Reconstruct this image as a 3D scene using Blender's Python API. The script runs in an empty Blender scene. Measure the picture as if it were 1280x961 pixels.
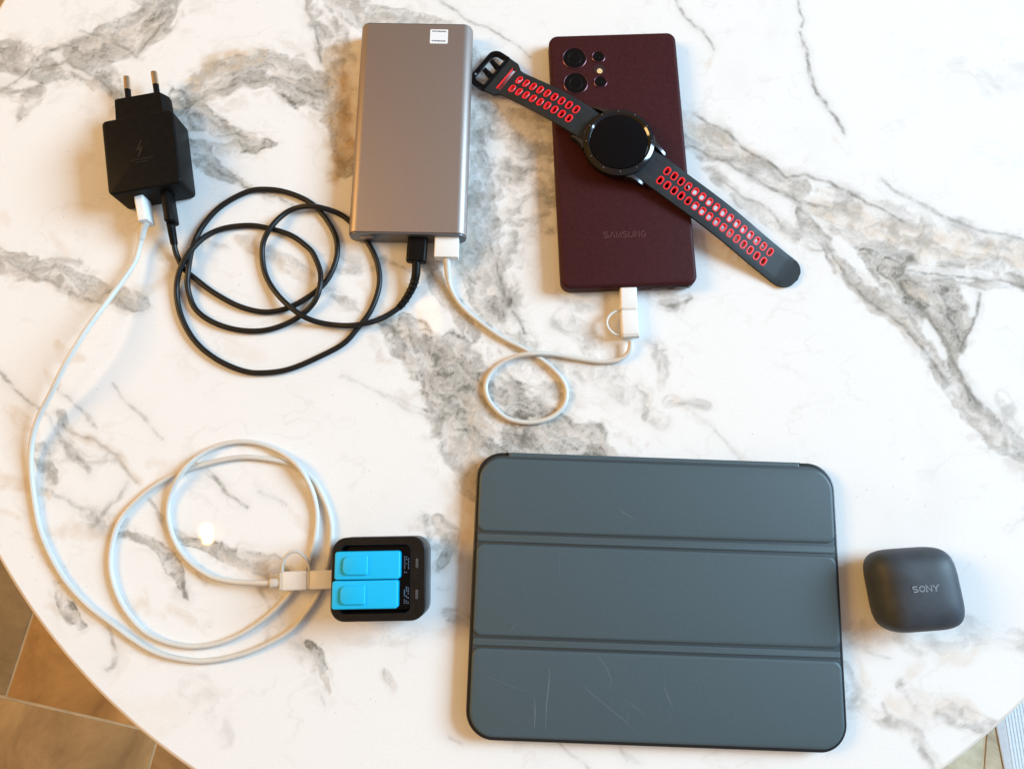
import bpy, bmesh, math, random
import numpy as np
from mathutils import Vector, Matrix
random.seed(7)
R = math.radians
MM = 0.001
sc = bpy.context.scene
C = bpy.data.collections.new("scene"); sc.collection.children.link(C)

# ------------------------------------------------------------------ camera
CAMH = 430.0; TILT = R(11.3); FPX = 888.0
cam_d = bpy.data.cameras.new("camera"); cam = bpy.data.objects.new("camera", cam_d); C.objects.link(cam)
cam.location = (0, 0, CAMH*MM); cam.rotation_euler = (TILT, 0, 0)
cam_d.sensor_width = 36; cam_d.lens = 36*FPX/1280.0
cam_d.clip_start = 0.01; cam_d.clip_end = 50
sc.camera = cam

# ------------------------------------------------------------------ world + lamps
w = bpy.data.worlds.new("World"); sc.world = w; w.use_nodes = True
nt = w.node_tree; nt.nodes.clear()
out = nt.nodes.new('ShaderNodeOutputWorld'); bg = nt.nodes.new('ShaderNodeBackground')
tc = nt.nodes.new('ShaderNodeTexCoord'); sx = nt.nodes.new('ShaderNodeSeparateXYZ')
mr = nt.nodes.new('ShaderNodeMapRange'); mr.inputs['From Min'].default_value = -0.6; mr.inputs['From Max'].default_value = 0.9
rp = nt.nodes.new('ShaderNodeValToRGB')
rp.color_ramp.elements[0].color = (1.0, 0.54, 0.16, 1); rp.color_ramp.elements[1].color = (0.62, 0.78, 1.0, 1)
nt.links.new(tc.outputs['Generated'], sx.inputs[0]); nt.links.new(sx.outputs['X'], mr.inputs['Value'])
nt.links.new(mr.outputs[0], rp.inputs[0]); nt.links.new(rp.outputs[0], bg.inputs['Color'])
bg.inputs['Strength'].default_value = 0.33
nt.links.new(bg.outputs[0], out.inputs[0])

def area(name, loc, target, sx_, sy_, power, col):
    d = bpy.data.lights.new(name, 'AREA'); d.shape = 'RECTANGLE'; d.size = sx_; d.size_y = sy_
    d.energy = power; d.color = col
    o = bpy.data.objects.new(name, d); C.objects.link(o); o.location = loc
    o.rotation_euler = (Vector(target)-Vector(loc)).to_track_quat('-Z', 'Y').to_euler()
    return o
area('window_light', (3.1, 0.85, 1.80), (0, 0.1, 0), 1.7, 1.5, 205, (0.52, 0.78, 1.0))
area('ceiling_lamp_light', (-2.55, 0.60, 1.85), (-0.1, 0.1, 0), 1.1, 1.1, 50, (1.0, 0.60, 0.22))
sc.view_settings.view_transform = 'Standard'; sc.view_settings.look = 'None'
sc.view_settings.exposure = 0.34; sc.view_settings.gamma = 1.0
sc.render.resolution_x = 1024; sc.render.resolution_y = 768
sc.render.engine = 'CYCLES'

# where a point of the photograph (1280 wide) lies on the horizontal plane z (mm)
def T(px, py, z=0.0):
    a = (px-640.0)/FPX; b = -(py-480.5)/FPX
    c, s = math.cos(TILT), math.sin(TILT)
    dx, dy, dz = a, c*b+s, s*b-c
    k = (CAMH-z)/(-dz)
    return np.array([dx*k, dy*k]) if np.isscalar(px) else (dx*k, dy*k)

# ------------------------------------------------------------------ materials
def mat(name, col, rough=0.5, metal=0.0, spec=0.5, coat=0.0, sheen=0.0, noise=None, bump=None, coat_rough=0.1, sub=0.0):
    m = bpy.data.materials.new(name); m.use_nodes = True
    n = m.node_tree; b = n.nodes['Principled BSDF']
    b.inputs['Base Color'].default_value = (*col, 1); b.inputs['Roughness'].default_value = rough
    b.inputs['Metallic'].default_value = metal; b.inputs['Specular IOR Level'].default_value = spec
    b.inputs['Coat Weight'].default_value = coat; b.inputs['Coat Roughness'].default_value = coat_rough
    b.inputs['Sheen Weight'].default_value = sheen
    t = n.nodes.new('ShaderNodeTexCoord')
    if noise:                       # (scale, amount, detail)
        no = n.nodes.new('ShaderNodeTexNoise'); no.inputs['Scale'].default_value = noise[0]; no.inputs['Detail'].default_value = 5
        n.links.new(t.outputs['Object'], no.inputs['Vector'])
        r_ = n.nodes.new('ShaderNodeValToRGB'); k = noise[1]
        r_.color_ramp.elements[0].position = 0.3; r_.color_ramp.elements[1].position = 0.7
        r_.color_ramp.elements[0].color = (*[c*(1-k) for c in col], 1); r_.color_ramp.elements[1].color = (*[min(1, c*(1+k)) for c in col], 1)
        n.links.new(no.outputs['Fac'], r_.inputs[0]); n.links.new(r_.outputs[0], b.inputs['Base Color'])
        r2 = n.nodes.new('ShaderNodeMapRange'); r2.inputs['To Min'].default_value = max(0, rough*0.85); r2.inputs['To Max'].default_value = min(1, rough*1.2)
        n.links.new(no.outputs['Fac'], r2.inputs['Value']); n.links.new(r2.outputs[0], b.inputs['Roughness'])
    if bump:                        # (scale, strength, distance in metres)
        nb = n.nodes.new('ShaderNodeTexNoise'); nb.inputs['Scale'].default_value = bump[0]; nb.inputs['Detail'].default_value = 4
        n.links.new(t.outputs['Object'], nb.inputs['Vector'])
        bp = n.nodes.new('ShaderNodeBump'); bp.inputs['Strength'].default_value = bump[1]; bp.inputs['Distance'].default_value = bump[2]
        n.links.new(nb.outputs['Fac'], bp.inputs['Height']); n.links.new(bp.outputs[0], b.inputs['Normal'])
    return m
M = {}
M['black_plastic'] = mat('black_plastic', (0.006, 0.005, 0.0045), 0.42, spec=.10, noise=(300, .2), bump=(2500, .15, .0001))
M['black_mark'] = mat('black_mark', (0.006, 0.006, 0.006), 0.2)
M['moulded_mark'] = mat('moulded_mark', (0.014, 0.012, 0.010), 0.35, spec=.3)
M['black_gloss'] = mat('black_gloss', (0.002, 0.002, 0.003), 0.07, spec=.22)
M['black_cable'] = mat('black_cable', (0.008, 0.007, 0.007), 0.42, spec=.35, noise=(200, .2))
M['white_cable'] = mat('white_cable', (0.62, 0.585, 0.53), 0.42, noise=(60, .04))
M['white_plastic'] = mat('white_plastic', (0.80, 0.79, 0.77), 0.3, noise=(90, .03))
M['steel'] = mat('steel', (0.62, 0.60, 0.56), 0.25, metal=1)
M['pin_metal'] = mat('pin_metal', (0.75, 0.60, 0.42), 0.22, metal=1)
M['bank_metal'] = mat('bank_metal', (0.37, 0.305, 0.275), 0.50, metal=0.85, noise=(3500, .16), bump=(9000, .25, .00006))
M['bank_trim'] = mat('bank_trim', (0.16, 0.16, 0.17), 0.35, metal=0.6)
M['sticker'] = mat('sticker', (0.78, 0.80, 0.82), 0.45)
M['ink'] = mat('ink', (0.04, 0.045, 0.06), 0.6)
M['leather'] = mat('leather', (0.044, 0.0095, 0.0105), 0.50, spec=.14, noise=(700, .16), bump=(1300, .7, .0002))
M['leather_deboss'] = mat('leather_deboss', (0.024, 0.006, 0.008), 0.5)
M['leather_highlight'] = mat('leather_highlight', (0.070, 0.018, 0.016), 0.45)  # lighter maroon imitates highlights on the pressed letters
M['ring_maroon'] = mat('ring_maroon', (0.09, 0.03, 0.04), 0.3, metal=.7)
M['lens'] = mat('lens', (0.001, 0.001, 0.002), 0.05, spec=.3)
M['flash'] = mat('flash', (0.75, 0.55, 0.28), 0.25, noise=(900, .3))
M['watch_case'] = mat('watch_case', (0.020, 0.020, 0.021), 0.28, metal=.7)
M['watch_bezel'] = mat('watch_bezel', (0.07, 0.07, 0.075), 0.10, metal=1)
M['lug_metal'] = mat('lug_metal', (0.12, 0.12, 0.13), 0.25, metal=1)
M['rubber'] = mat('rubber', (0.016, 0.020, 0.023), 0.50, spec=.35, noise=(150, .15), bump=(2500, .1, .0001))
M['red_rubber'] = mat('red_rubber', (0.85, 0.022, 0.032), 0.35)
M['slate_cover'] = mat('slate_cover', (0.054, 0.083, 0.097), 0.50, spec=.5, noise=(900, .07), bump=(3500, .12, .00008))
M['slate_groove'] = mat('slate_groove', (0.028, 0.040, 0.048), 0.5)
M['shell_black'] = mat('shell_black', (0.010, 0.012, 0.014), 0.3)
M['scratch'] = mat('scratch', (0.13, 0.16, 0.175), 0.5)
M['ear_case'] = mat('ear_case', (0.044, 0.053, 0.065), 0.50, spec=.32, noise=(120, .15), bump=(6000, .2, .00008))
M['silver_print'] = mat('silver_print', (0.24, 0.27, 0.31), 0.35, metal=.3)
M['charger_dark'] = mat('charger_dark', (0.010, 0.0075, 0.006), 0.38, spec=.22, noise=(200, .2))
M['charger_grey'] = mat('charger_grey', (0.060, 0.060, 0.062), 0.4)
M['cyan'] = mat('cyan', (0.0, 0.46, 0.80), 0.42, noise=(40, .02))
M['white_print'] = mat('white_print', (0.55, 0.6, 0.65), 0.5)
M['wood_edge'] = mat('wood_edge', (0.72, 0.64, 0.56), 0.35, noise=(40, .1))
M['iron'] = mat('iron', (0.02, 0.02, 0.02), 0.45, bump=(300, .2, .0005))
M['ribbed_fabric'] = mat('ribbed_fabric', (0.62, 0.68, 0.74), 0.85, sheen=.3, noise=(200, .06), bump=(1500, .4, .0006))

# ------------------------------------------------------------------ mesh helpers (all sizes in mm)
def mesh(name, v, f, sharp=35):
    me = bpy.data.meshes.new(name)
    me.from_pydata([tuple(c*MM for c in p) for p in v], [], f); me.validate(); me.update()
    bm = bmesh.new(); bm.from_mesh(me); bmesh.ops.recalc_face_normals(bm, faces=bm.faces); bm.to_mesh(me); bm.free()
    me.shade_smooth(); me.set_sharp_from_angle(angle=R(sharp))
    return me
def obj(name, me, m, parent=None, loc=(0, 0, 0), rot=(0, 0, 0)):
    o = bpy.data.objects.new(name, me)
    if m is not None and len(me.materials) == 0: me.materials.append(m)
    C.objects.link(o); o.parent = parent
    o.location = [c*MM for c in loc]; o.rotation_euler = rot
    return o
class MB:
    def __init__(s): s.v = []; s.f = []
    def add(s, v, f):
        k = len(s.v); s.v += [tuple(p) for p in v]; s.f += [tuple(i+k for i in q) for q in f]; return s
    def obj(s, name, m, parent=None, loc=(0, 0, 0), rot=(0, 0, 0), sharp=35):
        return obj(name, mesh(name, s.v, s.f, sharp), m, parent, loc, rot)
def thing(name, label, cat, loc=(0, 0, 0), rz=0, group=None):
    o = bpy.data.objects.new(name, None); C.objects.link(o); o.empty_display_size = .01
    o.location = [c*MM for c in loc]; o.rotation_euler = (0, 0, rz)
    o['label'] = label; o['category'] = cat
    if group: o['group'] = group
    return o
def loft(rings, closed=False, cap=True):
    n = len(rings[0]); v = [p for r_ in rings for p in r_]; f = []
    m = len(rings)
    for i in range(m if closed else m-1):
        a = i*n; b = ((i+1) % m)*n
        for j in range(n): f.append((a+j, a+(j+1) % n, b+(j+1) % n, b+j))
    if cap and not closed: f += [tuple(range(n))[::-1], tuple(range((m-1)*n, m*n))]
    return v, f
def rr4(x0, x1, y0, y1, r4, n=7):
    """rounded rectangle; radii r4 = (x1y0, x1y1, x0y1, x0y0) corners counter-clockwise"""
    p = []
    for (cx, cy, a0, r_) in ((x1-r4[0], y0+r4[0], -90, r4[0]), (x1-r4[1], y1-r4[1], 0, r4[1]), (x0+r4[2], y1-r4[2], 90, r4[2]), (x0+r4[3], y0+r4[3], 180, r4[3])):
        for i in range(n+1):
            t = R(a0+90*i/n); p.append((cx+r_*math.cos(t), cy+r_*math.sin(t)))
    return p
def slab4(x0, x1, y0, y1, r4, z0, z1, e0, e1, n=7, ne=4):
    """rounded slab from z0 to z1, bottom edge radius e0, top edge radius e1"""
    rings = []
    def ring(i, z): rings.append([(x, y, z) for x, y in rr4(x0+i, x1-i, y0+i, y1-i, [max(r_-i, .05) for r_ in r4], n)])
    for k in range(ne+1):
        t = math.pi/2*k/ne; ring(e0*(1-math.sin(t)), z0+e0*(1-math.cos(t)))
    for k in range(ne+1):
        t = math.pi/2*k/ne; ring(e1*(1-math.cos(t)), z1-e1*(1-math.sin(t)))
    return loft(rings)
def slab(a, b, r_, z0, z1, e0=.5, e1=.5, n=7, ne=4, cx=0, cy=0): return slab4(cx-a, cx+a, cy-b, cy+b, (r_,)*4, z0, z1, e0, e1, n, ne)
def bar(a, c, r_, y0, y1, e=.5, cx=0, cz=0, n=6, ne=3):
    """rounded-rectangle section in x-z (half sizes a, c) drawn out along y, rounded ends"""
    rings = []
    def ring(i, y): rings.append([(cx+x, y, cz+z) for x, z in rr4(-a+i, a-i, -c+i, c-i, (max(r_-i, .05),)*4, n)])
    for k in range(ne+1):
        t = math.pi/2*k/ne; ring(e*(1-math.sin(t)), y0+e*(1-math.cos(t)))
    for k in range(ne+1):
        t = math.pi/2*k/ne; ring(e*(1-math.cos(t)), y1-e*(1-math.sin(t)))
    return loft(rings)
def lathe(prof, n=96, closed=False):
    rings = [[(r_*math.cos(2*math.pi*i/n), r_*math.sin(2*math.pi*i/n), z) for i in range(n)] for r_, z in prof]
    return loft(rings, closed=closed, cap=not closed)
def catmull(pts, step=2.0):
    P = [np.array(p, float) for p in pts]; P = [2*P[0]-P[1]]+P+[2*P[-1]-P[-2]]
    o = []
    for i in range(1, len(P)-2):
        n = max(1, int(np.linalg.norm(P[i+1]-P[i])/step))
        for k in range(n):
            t = k/n; a, b, c, d = P[i-1:i+3]
            o.append(.5*((2*b)+(-a+c)*t+(2*a-5*b+4*c-d)*t*t+(-a+3*b-3*c+d)*t**3))
    o.append(P[-2]); return o
def tube(pts, rad, n=14):
    P = [Vector(p) for p in pts]; rings = []; up = Vector((0, 0, 1)); m = len(P)
    t0 = (P[1]-P[0]).normalized(); nrm = up.cross(t0)
    if nrm.length < .1: nrm = Vector((1, 0, 0))
    nrm.normalize()
    for i in range(m):
        t = (P[min(i+1, m-1)]-P[max(i-1, 0)]).normalized()
        nrm = (nrm-t*nrm.dot(t)).normalized(); b = t.cross(nrm)
        r_ = rad(i/(m-1)) if callable(rad) else rad
        rings.append([tuple(P[i]+(nrm*math.cos(2*math.pi*k/n)+b*math.sin(2*math.pi*k/n))*r_) for k in range(n)])
    return loft(rings)
def ribbon(poly, wd, z0, z1):
    """flat mitred stroke along a polyline of (x, y) or (x, y, width), as a thin solid"""
    n = len(poly); L = []; Rr = []
    for i in range(n):
        p = np.array(poly[i][:2]); ww = (poly[i][2] if len(poly[i]) > 2 else wd)/2
        a = p-np.array(poly[i-1][:2]) if i else np.array(poly[1][:2])-p
        b = np.array(poly[i+1][:2])-p if i < n-1 else a
        a = a/np.linalg.norm(a); b = b/np.linalg.norm(b); t = a+b
        t = t/max(np.linalg.norm(t), 1e-6); nn = np.array([-t[1], t[0]]); c = max(.5, abs(nn@np.array([-a[1], a[0]])))
        L.append(p+nn*ww/c); Rr.append(p-nn*ww/c)
    rings = [[(L[i][0], L[i][1], z0), (L[i][0], L[i][1], z1), (Rr[i][0], Rr[i][1], z1), (Rr[i][0], Rr[i][1], z0)] for i in range(n)]
    return loft(rings)
def arc(cx, cy, rx, ry, a0, a1, n=8): return [(cx+rx*math.cos(R(a0+(a1-a0)*i/n)), cy+ry*math.sin(R(a0+(a1-a0)*i/n))) for i in range(n+1)]
S_ = arc(.5, .72, .42, .26, 35, 250, 9)+arc(.5, .26, .42, .26, 70, -145, 9)[0:]
GLY = {
 'S': [arc(.5, .745, .40, .235, 25, 268, 9)+arc(.5, .255, .40, .235, 85, -155, 9)],
 'A': [[(.04, 0), (.5, 1), (.96, 0)]], 'M': [[(.05, 0), (.05, 1), (.5, .12), (.95, 1), (.95, 0)]],
 'U': [[(.08, 1), (.08, .3)]+arc(.5, .3, .42, .28, 195, 345, 8)+[(.92, .3), (.92, 1)]],
 'N': [[(.08, 0), (.08, 1), (.92, 0), (.92, 1)]],
 'G': [arc(.5, .5, .42, .48, 42, 330, 12)+[(.9, .48), (.55, .48)]],
 'O': [arc(.5, .5, .42, .46, 0, 352, 18)], 'Y': [[(.05, 1), (.5, .48), (.95, 1)], [(.5, .46), (.5, 0)]]}
def letters(txt, h, cw, gap, stroke, z, th=.12, serif=False):
    mb = MB(); W = len(txt)*cw+(len(txt)-1)*gap; x = -W/2
    for ch in txt:
        for q, st in enumerate(GLY[ch]):
            mb.add(*ribbon([(x+p[0]*cw, (p[1]-.5)*h) for p in st], stroke, z, z+th+.01*q))
        if serif:
            e = stroke*.45
            sp = {'N': [(.08, 0), (.08, 1), (.92, 1)], 'Y': [(.05, 1), (.95, 1), (.5, 0)], 'S': [], 'O': []}[ch]
            for (u, v_) in sp:
                mb.add(*ribbon([(x+u*cw-cw*.22, (v_-.5)*h), (x+u*cw+cw*.22, (v_-.5)*h)], e, z, z+th+.03))
        x += cw+gap
    return mb

# ------------------------------------------------------------------ marble pattern (numpy noise, drawn in the plane of the stone)
rng = np.random.RandomState(3); PERM = rng.permutation(256); PERM = np.r_[PERM, PERM]; GR = rng.uniform(0, 2*np.pi, 256); GX = np.cos(GR).astype(np.float32); GY = np.sin(GR).astype(np.float32)
def perlin(x, y):
    xi = np.floor(x).astype(np.int32); yi = np.floor(y).astype(np.int32); xf = (x-xi).astype(np.float32); yf = (y-yi).astype(np.float32)
    u = xf*xf*xf*(xf*(xf*6-15)+10); v = yf*yf*yf*(yf*(yf*6-15)+10); xi &= 255; yi &= 255
    def g(ix, iy, fx, fy):
        h = PERM[PERM[ix & 255]+(iy & 255)]; return GX[h]*fx+GY[h]*fy
    a = g(xi, yi, xf, yf); b = g(xi+1, yi, xf-1, yf); c = g(xi, yi+1, xf, yf-1); d = g(xi+1, yi+1, xf-1, yf-1)
    return ((a+(b-a)*u)+((c+(d-c)*u)-(a+(b-a)*u))*v)*1.5
def fbm(x, y, o=4, sd=0.0):
    s = 0; a = 1; n = 0
    for k in range(o): s = s+a*perlin(x+sd+17.3*k, y-sd*.7+9.1*k); n += a; a *= .55; x = x*2.03; y = y*2.03
    return s/n
def sm(t): t = np.clip(t, 0, 1); return t*t*(3-2*t)
# veins: (kind, strength, [(photo x, photo y, half width px), ...]); kinds: b broad grey band, n thin line, t tan, g gold, w white island
VEINS = [
 ('b', .8, [(-60,92,22),(0,75,26),(50,92,24),(95,72,24),(130,62,26),(165,40,30),(195,18,28),(215,-30,30)]),
 ('b', .85, [(95,75,20),(130,98,18),(148,118,12),(160,150,6)]), ('b', .55, [(10,105,18),(38,118,13),(25,148,5)]),
 ('t', .5, [(120,62,20),(160,50,22),(190,32,20)]), ('t', .55, [(110,100,9),(135,125,8),(140,140,5)]),
 ('b', .85, [(225,128,14),(262,108,26),(300,88,28),(345,88,28),(385,108,26),(418,135,22),(430,175,14),(432,215,10)]),
 ('t', .95, [(240,105,14),(268,82,20),(300,72,20),(330,68,10)]), ('g', .75, [(415,75,16),(428,110,24),(430,160,20),(428,205,16),(418,225,8)]),
 ('b', .9, [(222,118,10),(245,150,24),(262,165,24),(300,178,17),(345,184,3)]),
 ('b', .75, [(238,178,20),(262,203,12),(288,222,6),(312,235,3)]), ('n', .7, [(262,205,2),(295,226,1.6),(330,245,1.2),(370,255,1)]),
 ('b', .55, [(385,-30,8),(392,8,8),(400,35,16),(412,60,18),(425,90,14)]), ('n', .8, [(384,-5,1.8),(389,20,1.5),(394,45,1.4),(403,75,2)]),
 ('b', .7, [(400,-30,14),(425,0,18),(455,22,22),(500,22,14),(560,30,6)]), ('n', .6, [(520,-20,1.5),(550,2,1.6),(580,22,1.5),(612,38,2),(640,50,1.6),(662,70,1)]),
 ('b', .6, [(585,70,14),(600,120,14),(615,165,26),(640,190,32),(650,240,32),(628,290,34),(612,330,34),(620,370,26),(632,400,20),(655,430,14)]),
 ('b', .55, [(600,160,20),(660,150,22),(690,230,24),(680,280,12)]), ('b', .75, [(598,200,14),(600,260,20),(600,310,24),(606,350,26),(618,388,20)]),
 ('n', .95, [(612,314,1.5),(622,335,2),(630,365,1.8),(648,395,1.4),(655,415,2)]), ('t', .6, [(595,250,14),(588,300,12),(575,340,12)]),
 ('b', .8, [(535,330,8),(550,360,12),(572,390,12),(590,420,10)]), ('b', .4, [(410,318,6),(430,330,14),(450,332,10),(470,322,8)]), ('n', .6, [(470,318,2),(490,330,2),(512,340,1.5)]),
 ('b', .5, [(410,365,5),(430,376,8),(452,388,6)]), ('t', .5, [(452,352,5),(470,380,8),(485,395,7)]),
 ('b', .95, [(478,400,10),(500,415,22),(528,440,28),(555,475,34),(590,505,38),(640,535,42),(690,560,44),(760,600,40),(800,640,30)]),
 ('b', .75, [(560,430,12),(590,470,22),(615,500,26),(660,520,30),(700,545,26),(740,575,26)]),
 ('b', .7, [(540,470,14),(562,520,20),(580,560,24),(600,590,26)]), ('t', .5, [(480,405,8),(545,440,12),(585,462,9),(600,485,8)]), ('t', .8, [(585,500,10),(600,540,14),(590,570,12),(582,610,14)]),
 ('b', .45, [(620,440,10),(650,470,22),(690,490,26),(700,455,16),(730,465,12)]), ('b', .35, [(705,400,16),(745,420,20),(760,470,20),(800,500,16),(830,525,10)]),
 ('b', .30, [(700,370,10),(730,380,16),(750,372,10)]), ('t', .45, [(712,378,7),(745,372,9),(760,395,7)]), ('b', .5, [(795,480,3),(812,490,8),(806,520,5)]),
 ('b', .35, [(820,372,12),(848,378,8),(862,370,5),(855,385,4)]), ('n', .8, [(832,380,1.5),(850,384,3),(864,372,2)]), ('b', .4, [(815,425,8),(832,455,9),(826,480,6)]),
 ('b', .35, [(840,500,6),(880,510,6)]), ('n', .30, [(430,471,1.4),(468,492,1.4),(504,508,1.6),(540,522,1.4),(560,528,2)]), ('n', .25, [(470,490,1.2),(520,508,1.2),(555,515,2)]),
 ('n', .3, [(853,505,2),(880,528,1.6),(905,550,1.5),(922,570,4)]), ('t', .35, [(848,500,6),(860,515,4)]), ('t', .4, [(918,558,3),(926,572,7)]),
 # right of the phone
 ('b', .5, [(845,140,10),(870,155,18),(905,185,20),(950,210,22),(1000,240,24),(1050,262,26),(1110,285,32),(1180,305,34),(1280,330,32),(1360,350,30)]),
 ('t', .6, [(850,150,12),(885,170,16),(925,190,12),(960,205,10)]), ('t', .65, [(1030,262,16),(1090,282,20),(1150,300,22),(1220,312,20),(1290,320,18)]),
 ('n', .85, [(868,140,2),(885,152,2.2),(905,166,2),(930,186,2.4),(960,200,2.2),(985,218,2.2),(1003,218,1.5),(1030,228,1.8),(1060,240,2.2),(1090,258,2),(1130,275,2.2)]),
 ('n', .55, [(1105,225,1.6),(1125,243,2.5),(1160,262,3.2),(1200,278,2.6),(1240,292,2.2),(1300,306,2)]),
 ('b', .7, [(855,175,8),(880,190,10),(920,200,10),(960,212,12),(1000,236,12)]), ('b', .45, [(880,205,6),(915,240,9),(950,268,10),(990,295,10),(1020,305,10)]),
 ('n', .7, [(860,180,1.5),(900,203,2),(930,216,2),(965,236,2),(1000,252,2),(1040,262,1.8)]), ('n', .5, [(900,225,1.5),(935,250,2),(958,262,2),(980,285,1.5)]),
 ('b', .7, [(1000,262,8),(1012,285,10),(1030,300,10),(1045,322,10),(1065,348,11),(1095,375,13),(1130,400,13),(1155,425,13),(1180,460,12),(1205,500,13),(1235,535,14),(1280,575,14),(1340,620,12)]),
 ('b', .95, [(1080,315,8),(1100,335,12),(1125,362,14),(1155,390,14),(1180,410,12),(1192,440,8),(1196,470,6)]), ('b', .9, [(1140,350,10),(1185,358,14),(1195,385,16),(1200,410,12),(1198,440,5)]),
 ('b', .6, [(1118,320,8),(1160,330,9),(1220,340,9),(1280,352,10),(1340,360,10)]), ('b', .55, [(1150,350,5),(1200,350,6),(1280,358,8)]),
 ('t', .75, [(1130,352,8),(1155,370,12),(1178,385,10)]), ('t', .55, [(1045,330,8),(1080,365,9),(1115,392,10),(1150,428,8)]),
 ('n', 1., [(1140,322,3),(1130,330,5),(1122,345,3)]), ('n', .85, [(1222,368,1.5),(1216,400,2),(1205,425,2),(1200,442,1.5)]),
 ('n', .8, [(1030,306,1.6),(1062,350,1.5),(1100,385,1.5),(1140,418,1.8),(1160,442,1.6),(1188,480,1.8)]), ('n', .9, [(1190,445,2.5),(1205,478,3),(1226,505,3),(1240,520,2)]),
 ('b', .8, [(1112,335,10),(1140,355,16),(1172,378,24),(1188,408,20),(1192,440,10)]), ('b', .65, [(1040,290,8),(1100,312,12),(1130,325,14)]), ('n', .8, [(1118,345,2),(1150,385,2.5),(1180,425,2.5),(1200,465,2),(1215,500,2)]), ('n', .7, [(1120,335,1.8),(1180,345,2),(1240,352,2),(1300,362,2)]), ('n', .55, [(905,205,1.5),(945,228,1.8),(990,250,2),(1025,285,1.8)]),
 ('b', .55, [(0,90,14),(60,62,12),(110,55,12)]), ('n', .7, [(0,112,1.5),(40,85,2),(85,78,1.8),(120,95,2.2),(140,118,2)]), ('n', .6, [(100,40,1.5),(140,48,2),(170,68,2),(185,50,1.6),(215,20,1.6)]), ('n', .6, [(225,140,1.8),(262,118,1.8),(300,105,1.8),(350,100,1.8),(400,122,2)]),
 ('w', .95, [(1045,300,9),(1062,315,11),(1078,332,7)]), ('w', .95, [(1156,402,5),(1170,425,8),(1184,446,6)]), ('w', .8, [(935,240,8),(965,248,10),(990,258,8)]), ('w', .85, [(1215,375,5),(1212,395,3)]), ('w', .6, [(1140,338,5),(1195,342,8),(1240,345,5)]),
 ('b', .35, [(1250,500,10),(1265,530,12),(1290,560,14)]),
 ('n', .75, [(998,-20,1.2),(1000,8,1.5),(1008,26,1.5),(1001,36,1.5)]), ('n', .85, [(999,42,2),(1005,62,3),(1013,92,3.2),(1024,118,2.8),(1036,138,2),(1046,155,3),(1055,167,1.5)]),
 ('n', .7, [(838,-8,1.2),(850,12,1.8),(868,34,1.8),(884,50,2),(891,64,1.6)]), ('t', .35, [(890,68,3),(882,82,4)]), ('t', .3, [(1040,172,4),(1052,182,3)]), ('t', .12, [(1130,62,8),(1160,70,10)]), ('b', .14, [(1200,80,14),(1240,110,16),(1280,95,14)]),
 # lower right
 ('b', .28, [(1055,800,12),(1080,790,14),(1120,795,10),(1150,812,8)]), ('t', .45, [(1062,795,10),(1085,793,8)]), ('b', .5, [(1048,840,10),(1062,860,10),(1058,885,8),(1075,890,6)]), ('t', .4, [(1070,825,5),(1078,850,7)]),
 ('b', .28, [(1160,800,10),(1210,792,14),(1260,800,12),(1320,806,10)]), ('t', .35, [(1185,818,10),(1215,822,9),(1230,806,8)]), ('t', .4, [(1140,838,8),(1150,832,6)]),
 ('b', .5, [(1070,880,8),(1095,893,9),(1120,905,9),(1145,925,9),(1165,945,9),(1180,965,9)]), ('b', .5, [(1130,862,7),(1155,875,11),(1185,888,11),(1215,900,9),(1250,915,9)]),
 ('t', .4, [(1110,880,8),(1135,890,9),(1200,880,10),(1222,892,8)]), ('b', .25, [(1280,640,8),(1260,660,6)]), ('b', .5, [(1100,880,3),(1108,896,4)]), ('n', .3, [(1080,812,2),(1098,818,2.2),(1110,822,1.5)]),
 # left middle
 ('b', .75, [(-60,300,14),(0,328,17),(42,340,15),(70,340,13),(94,354,15),(115,365,13),(135,370,12),(160,376,11),(180,378,7)]), ('t', .55, [(60,355,7),(95,368,8),(125,378,9),(165,372,10),(205,350,8),(212,335,6)]),
 ('b', .5, [(0,312,5),(40,335,7),(88,325,8),(105,335,5)]), ('n', .5, [(-5,318,2),(30,340,2),(80,362,2.4),(120,378,2)]), ('t', .35, [(66,290,3),(75,305,6),(82,322,4)]), ('t', .3, [(0,268,8),(8,278,6)]),
 ('n', .6, [(-20,452,2),(0,468,2.2),(20,488,2),(50,512,2.2),(64,526,2),(77,549,3),(91,568,6),(110,590,3)]), ('t', .5, [(5,510,4),(25,525,8),(45,545,5)]),
 ('t', .55, [(72,432,4),(84,446,9),(104,449,5)]), ('t', .5, [(56,462,3),(66,472,5),(78,482,2)]), ('n', .5, [(70,480,2),(94,502,2),(110,520,1.8),(124,535,1)]), ('b', .5, [(80,515,7),(85,535,9),(92,562,9),(100,575,4)]),
 ('t', .6, [(80,525,3),(100,542,6),(120,550,8),(140,567,6),(158,585,4),(175,600,5)]), ('n', .5, [(81,528,1.8),(118,548,2.5),(140,570,2),(170,600,2)]), ('n', .38, [(140,480,1.5),(160,504,1.8),(178,522,3),(190,537,1.8),(203,551,1.4)]),
 ('b', .55, [(48,560,8),(56,580,8),(60,605,7),(50,635,5)]), ('b', .3, [(70,560,14),(110,575,10),(140,575,6)]), ('t', .7, [(-30,600,12),(0,602,12),(30,606,9),(60,622,5)]), ('n', .4, [(60,615,2),(91,630,2),(115,640,2.5),(135,652,2)]),
 ('n', .5, [(160,602,2),(145,622,3),(134,640,4),(118,658,4)]), ('b', .4, [(110,640,8),(132,655,13),(150,662,9)]), ('t', .5, [(55,662,7),(90,658,9),(125,668,8),(150,675,5)]), ('t', .5, [(-20,630,4),(5,642,6),(22,648,4)]),
 ('t', .35, [(190,578,6),(212,580,5),(200,600,4)]), ('n', .5, [(185,625,3),(200,645,4),(215,662,4),(235,675,5)]),
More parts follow.
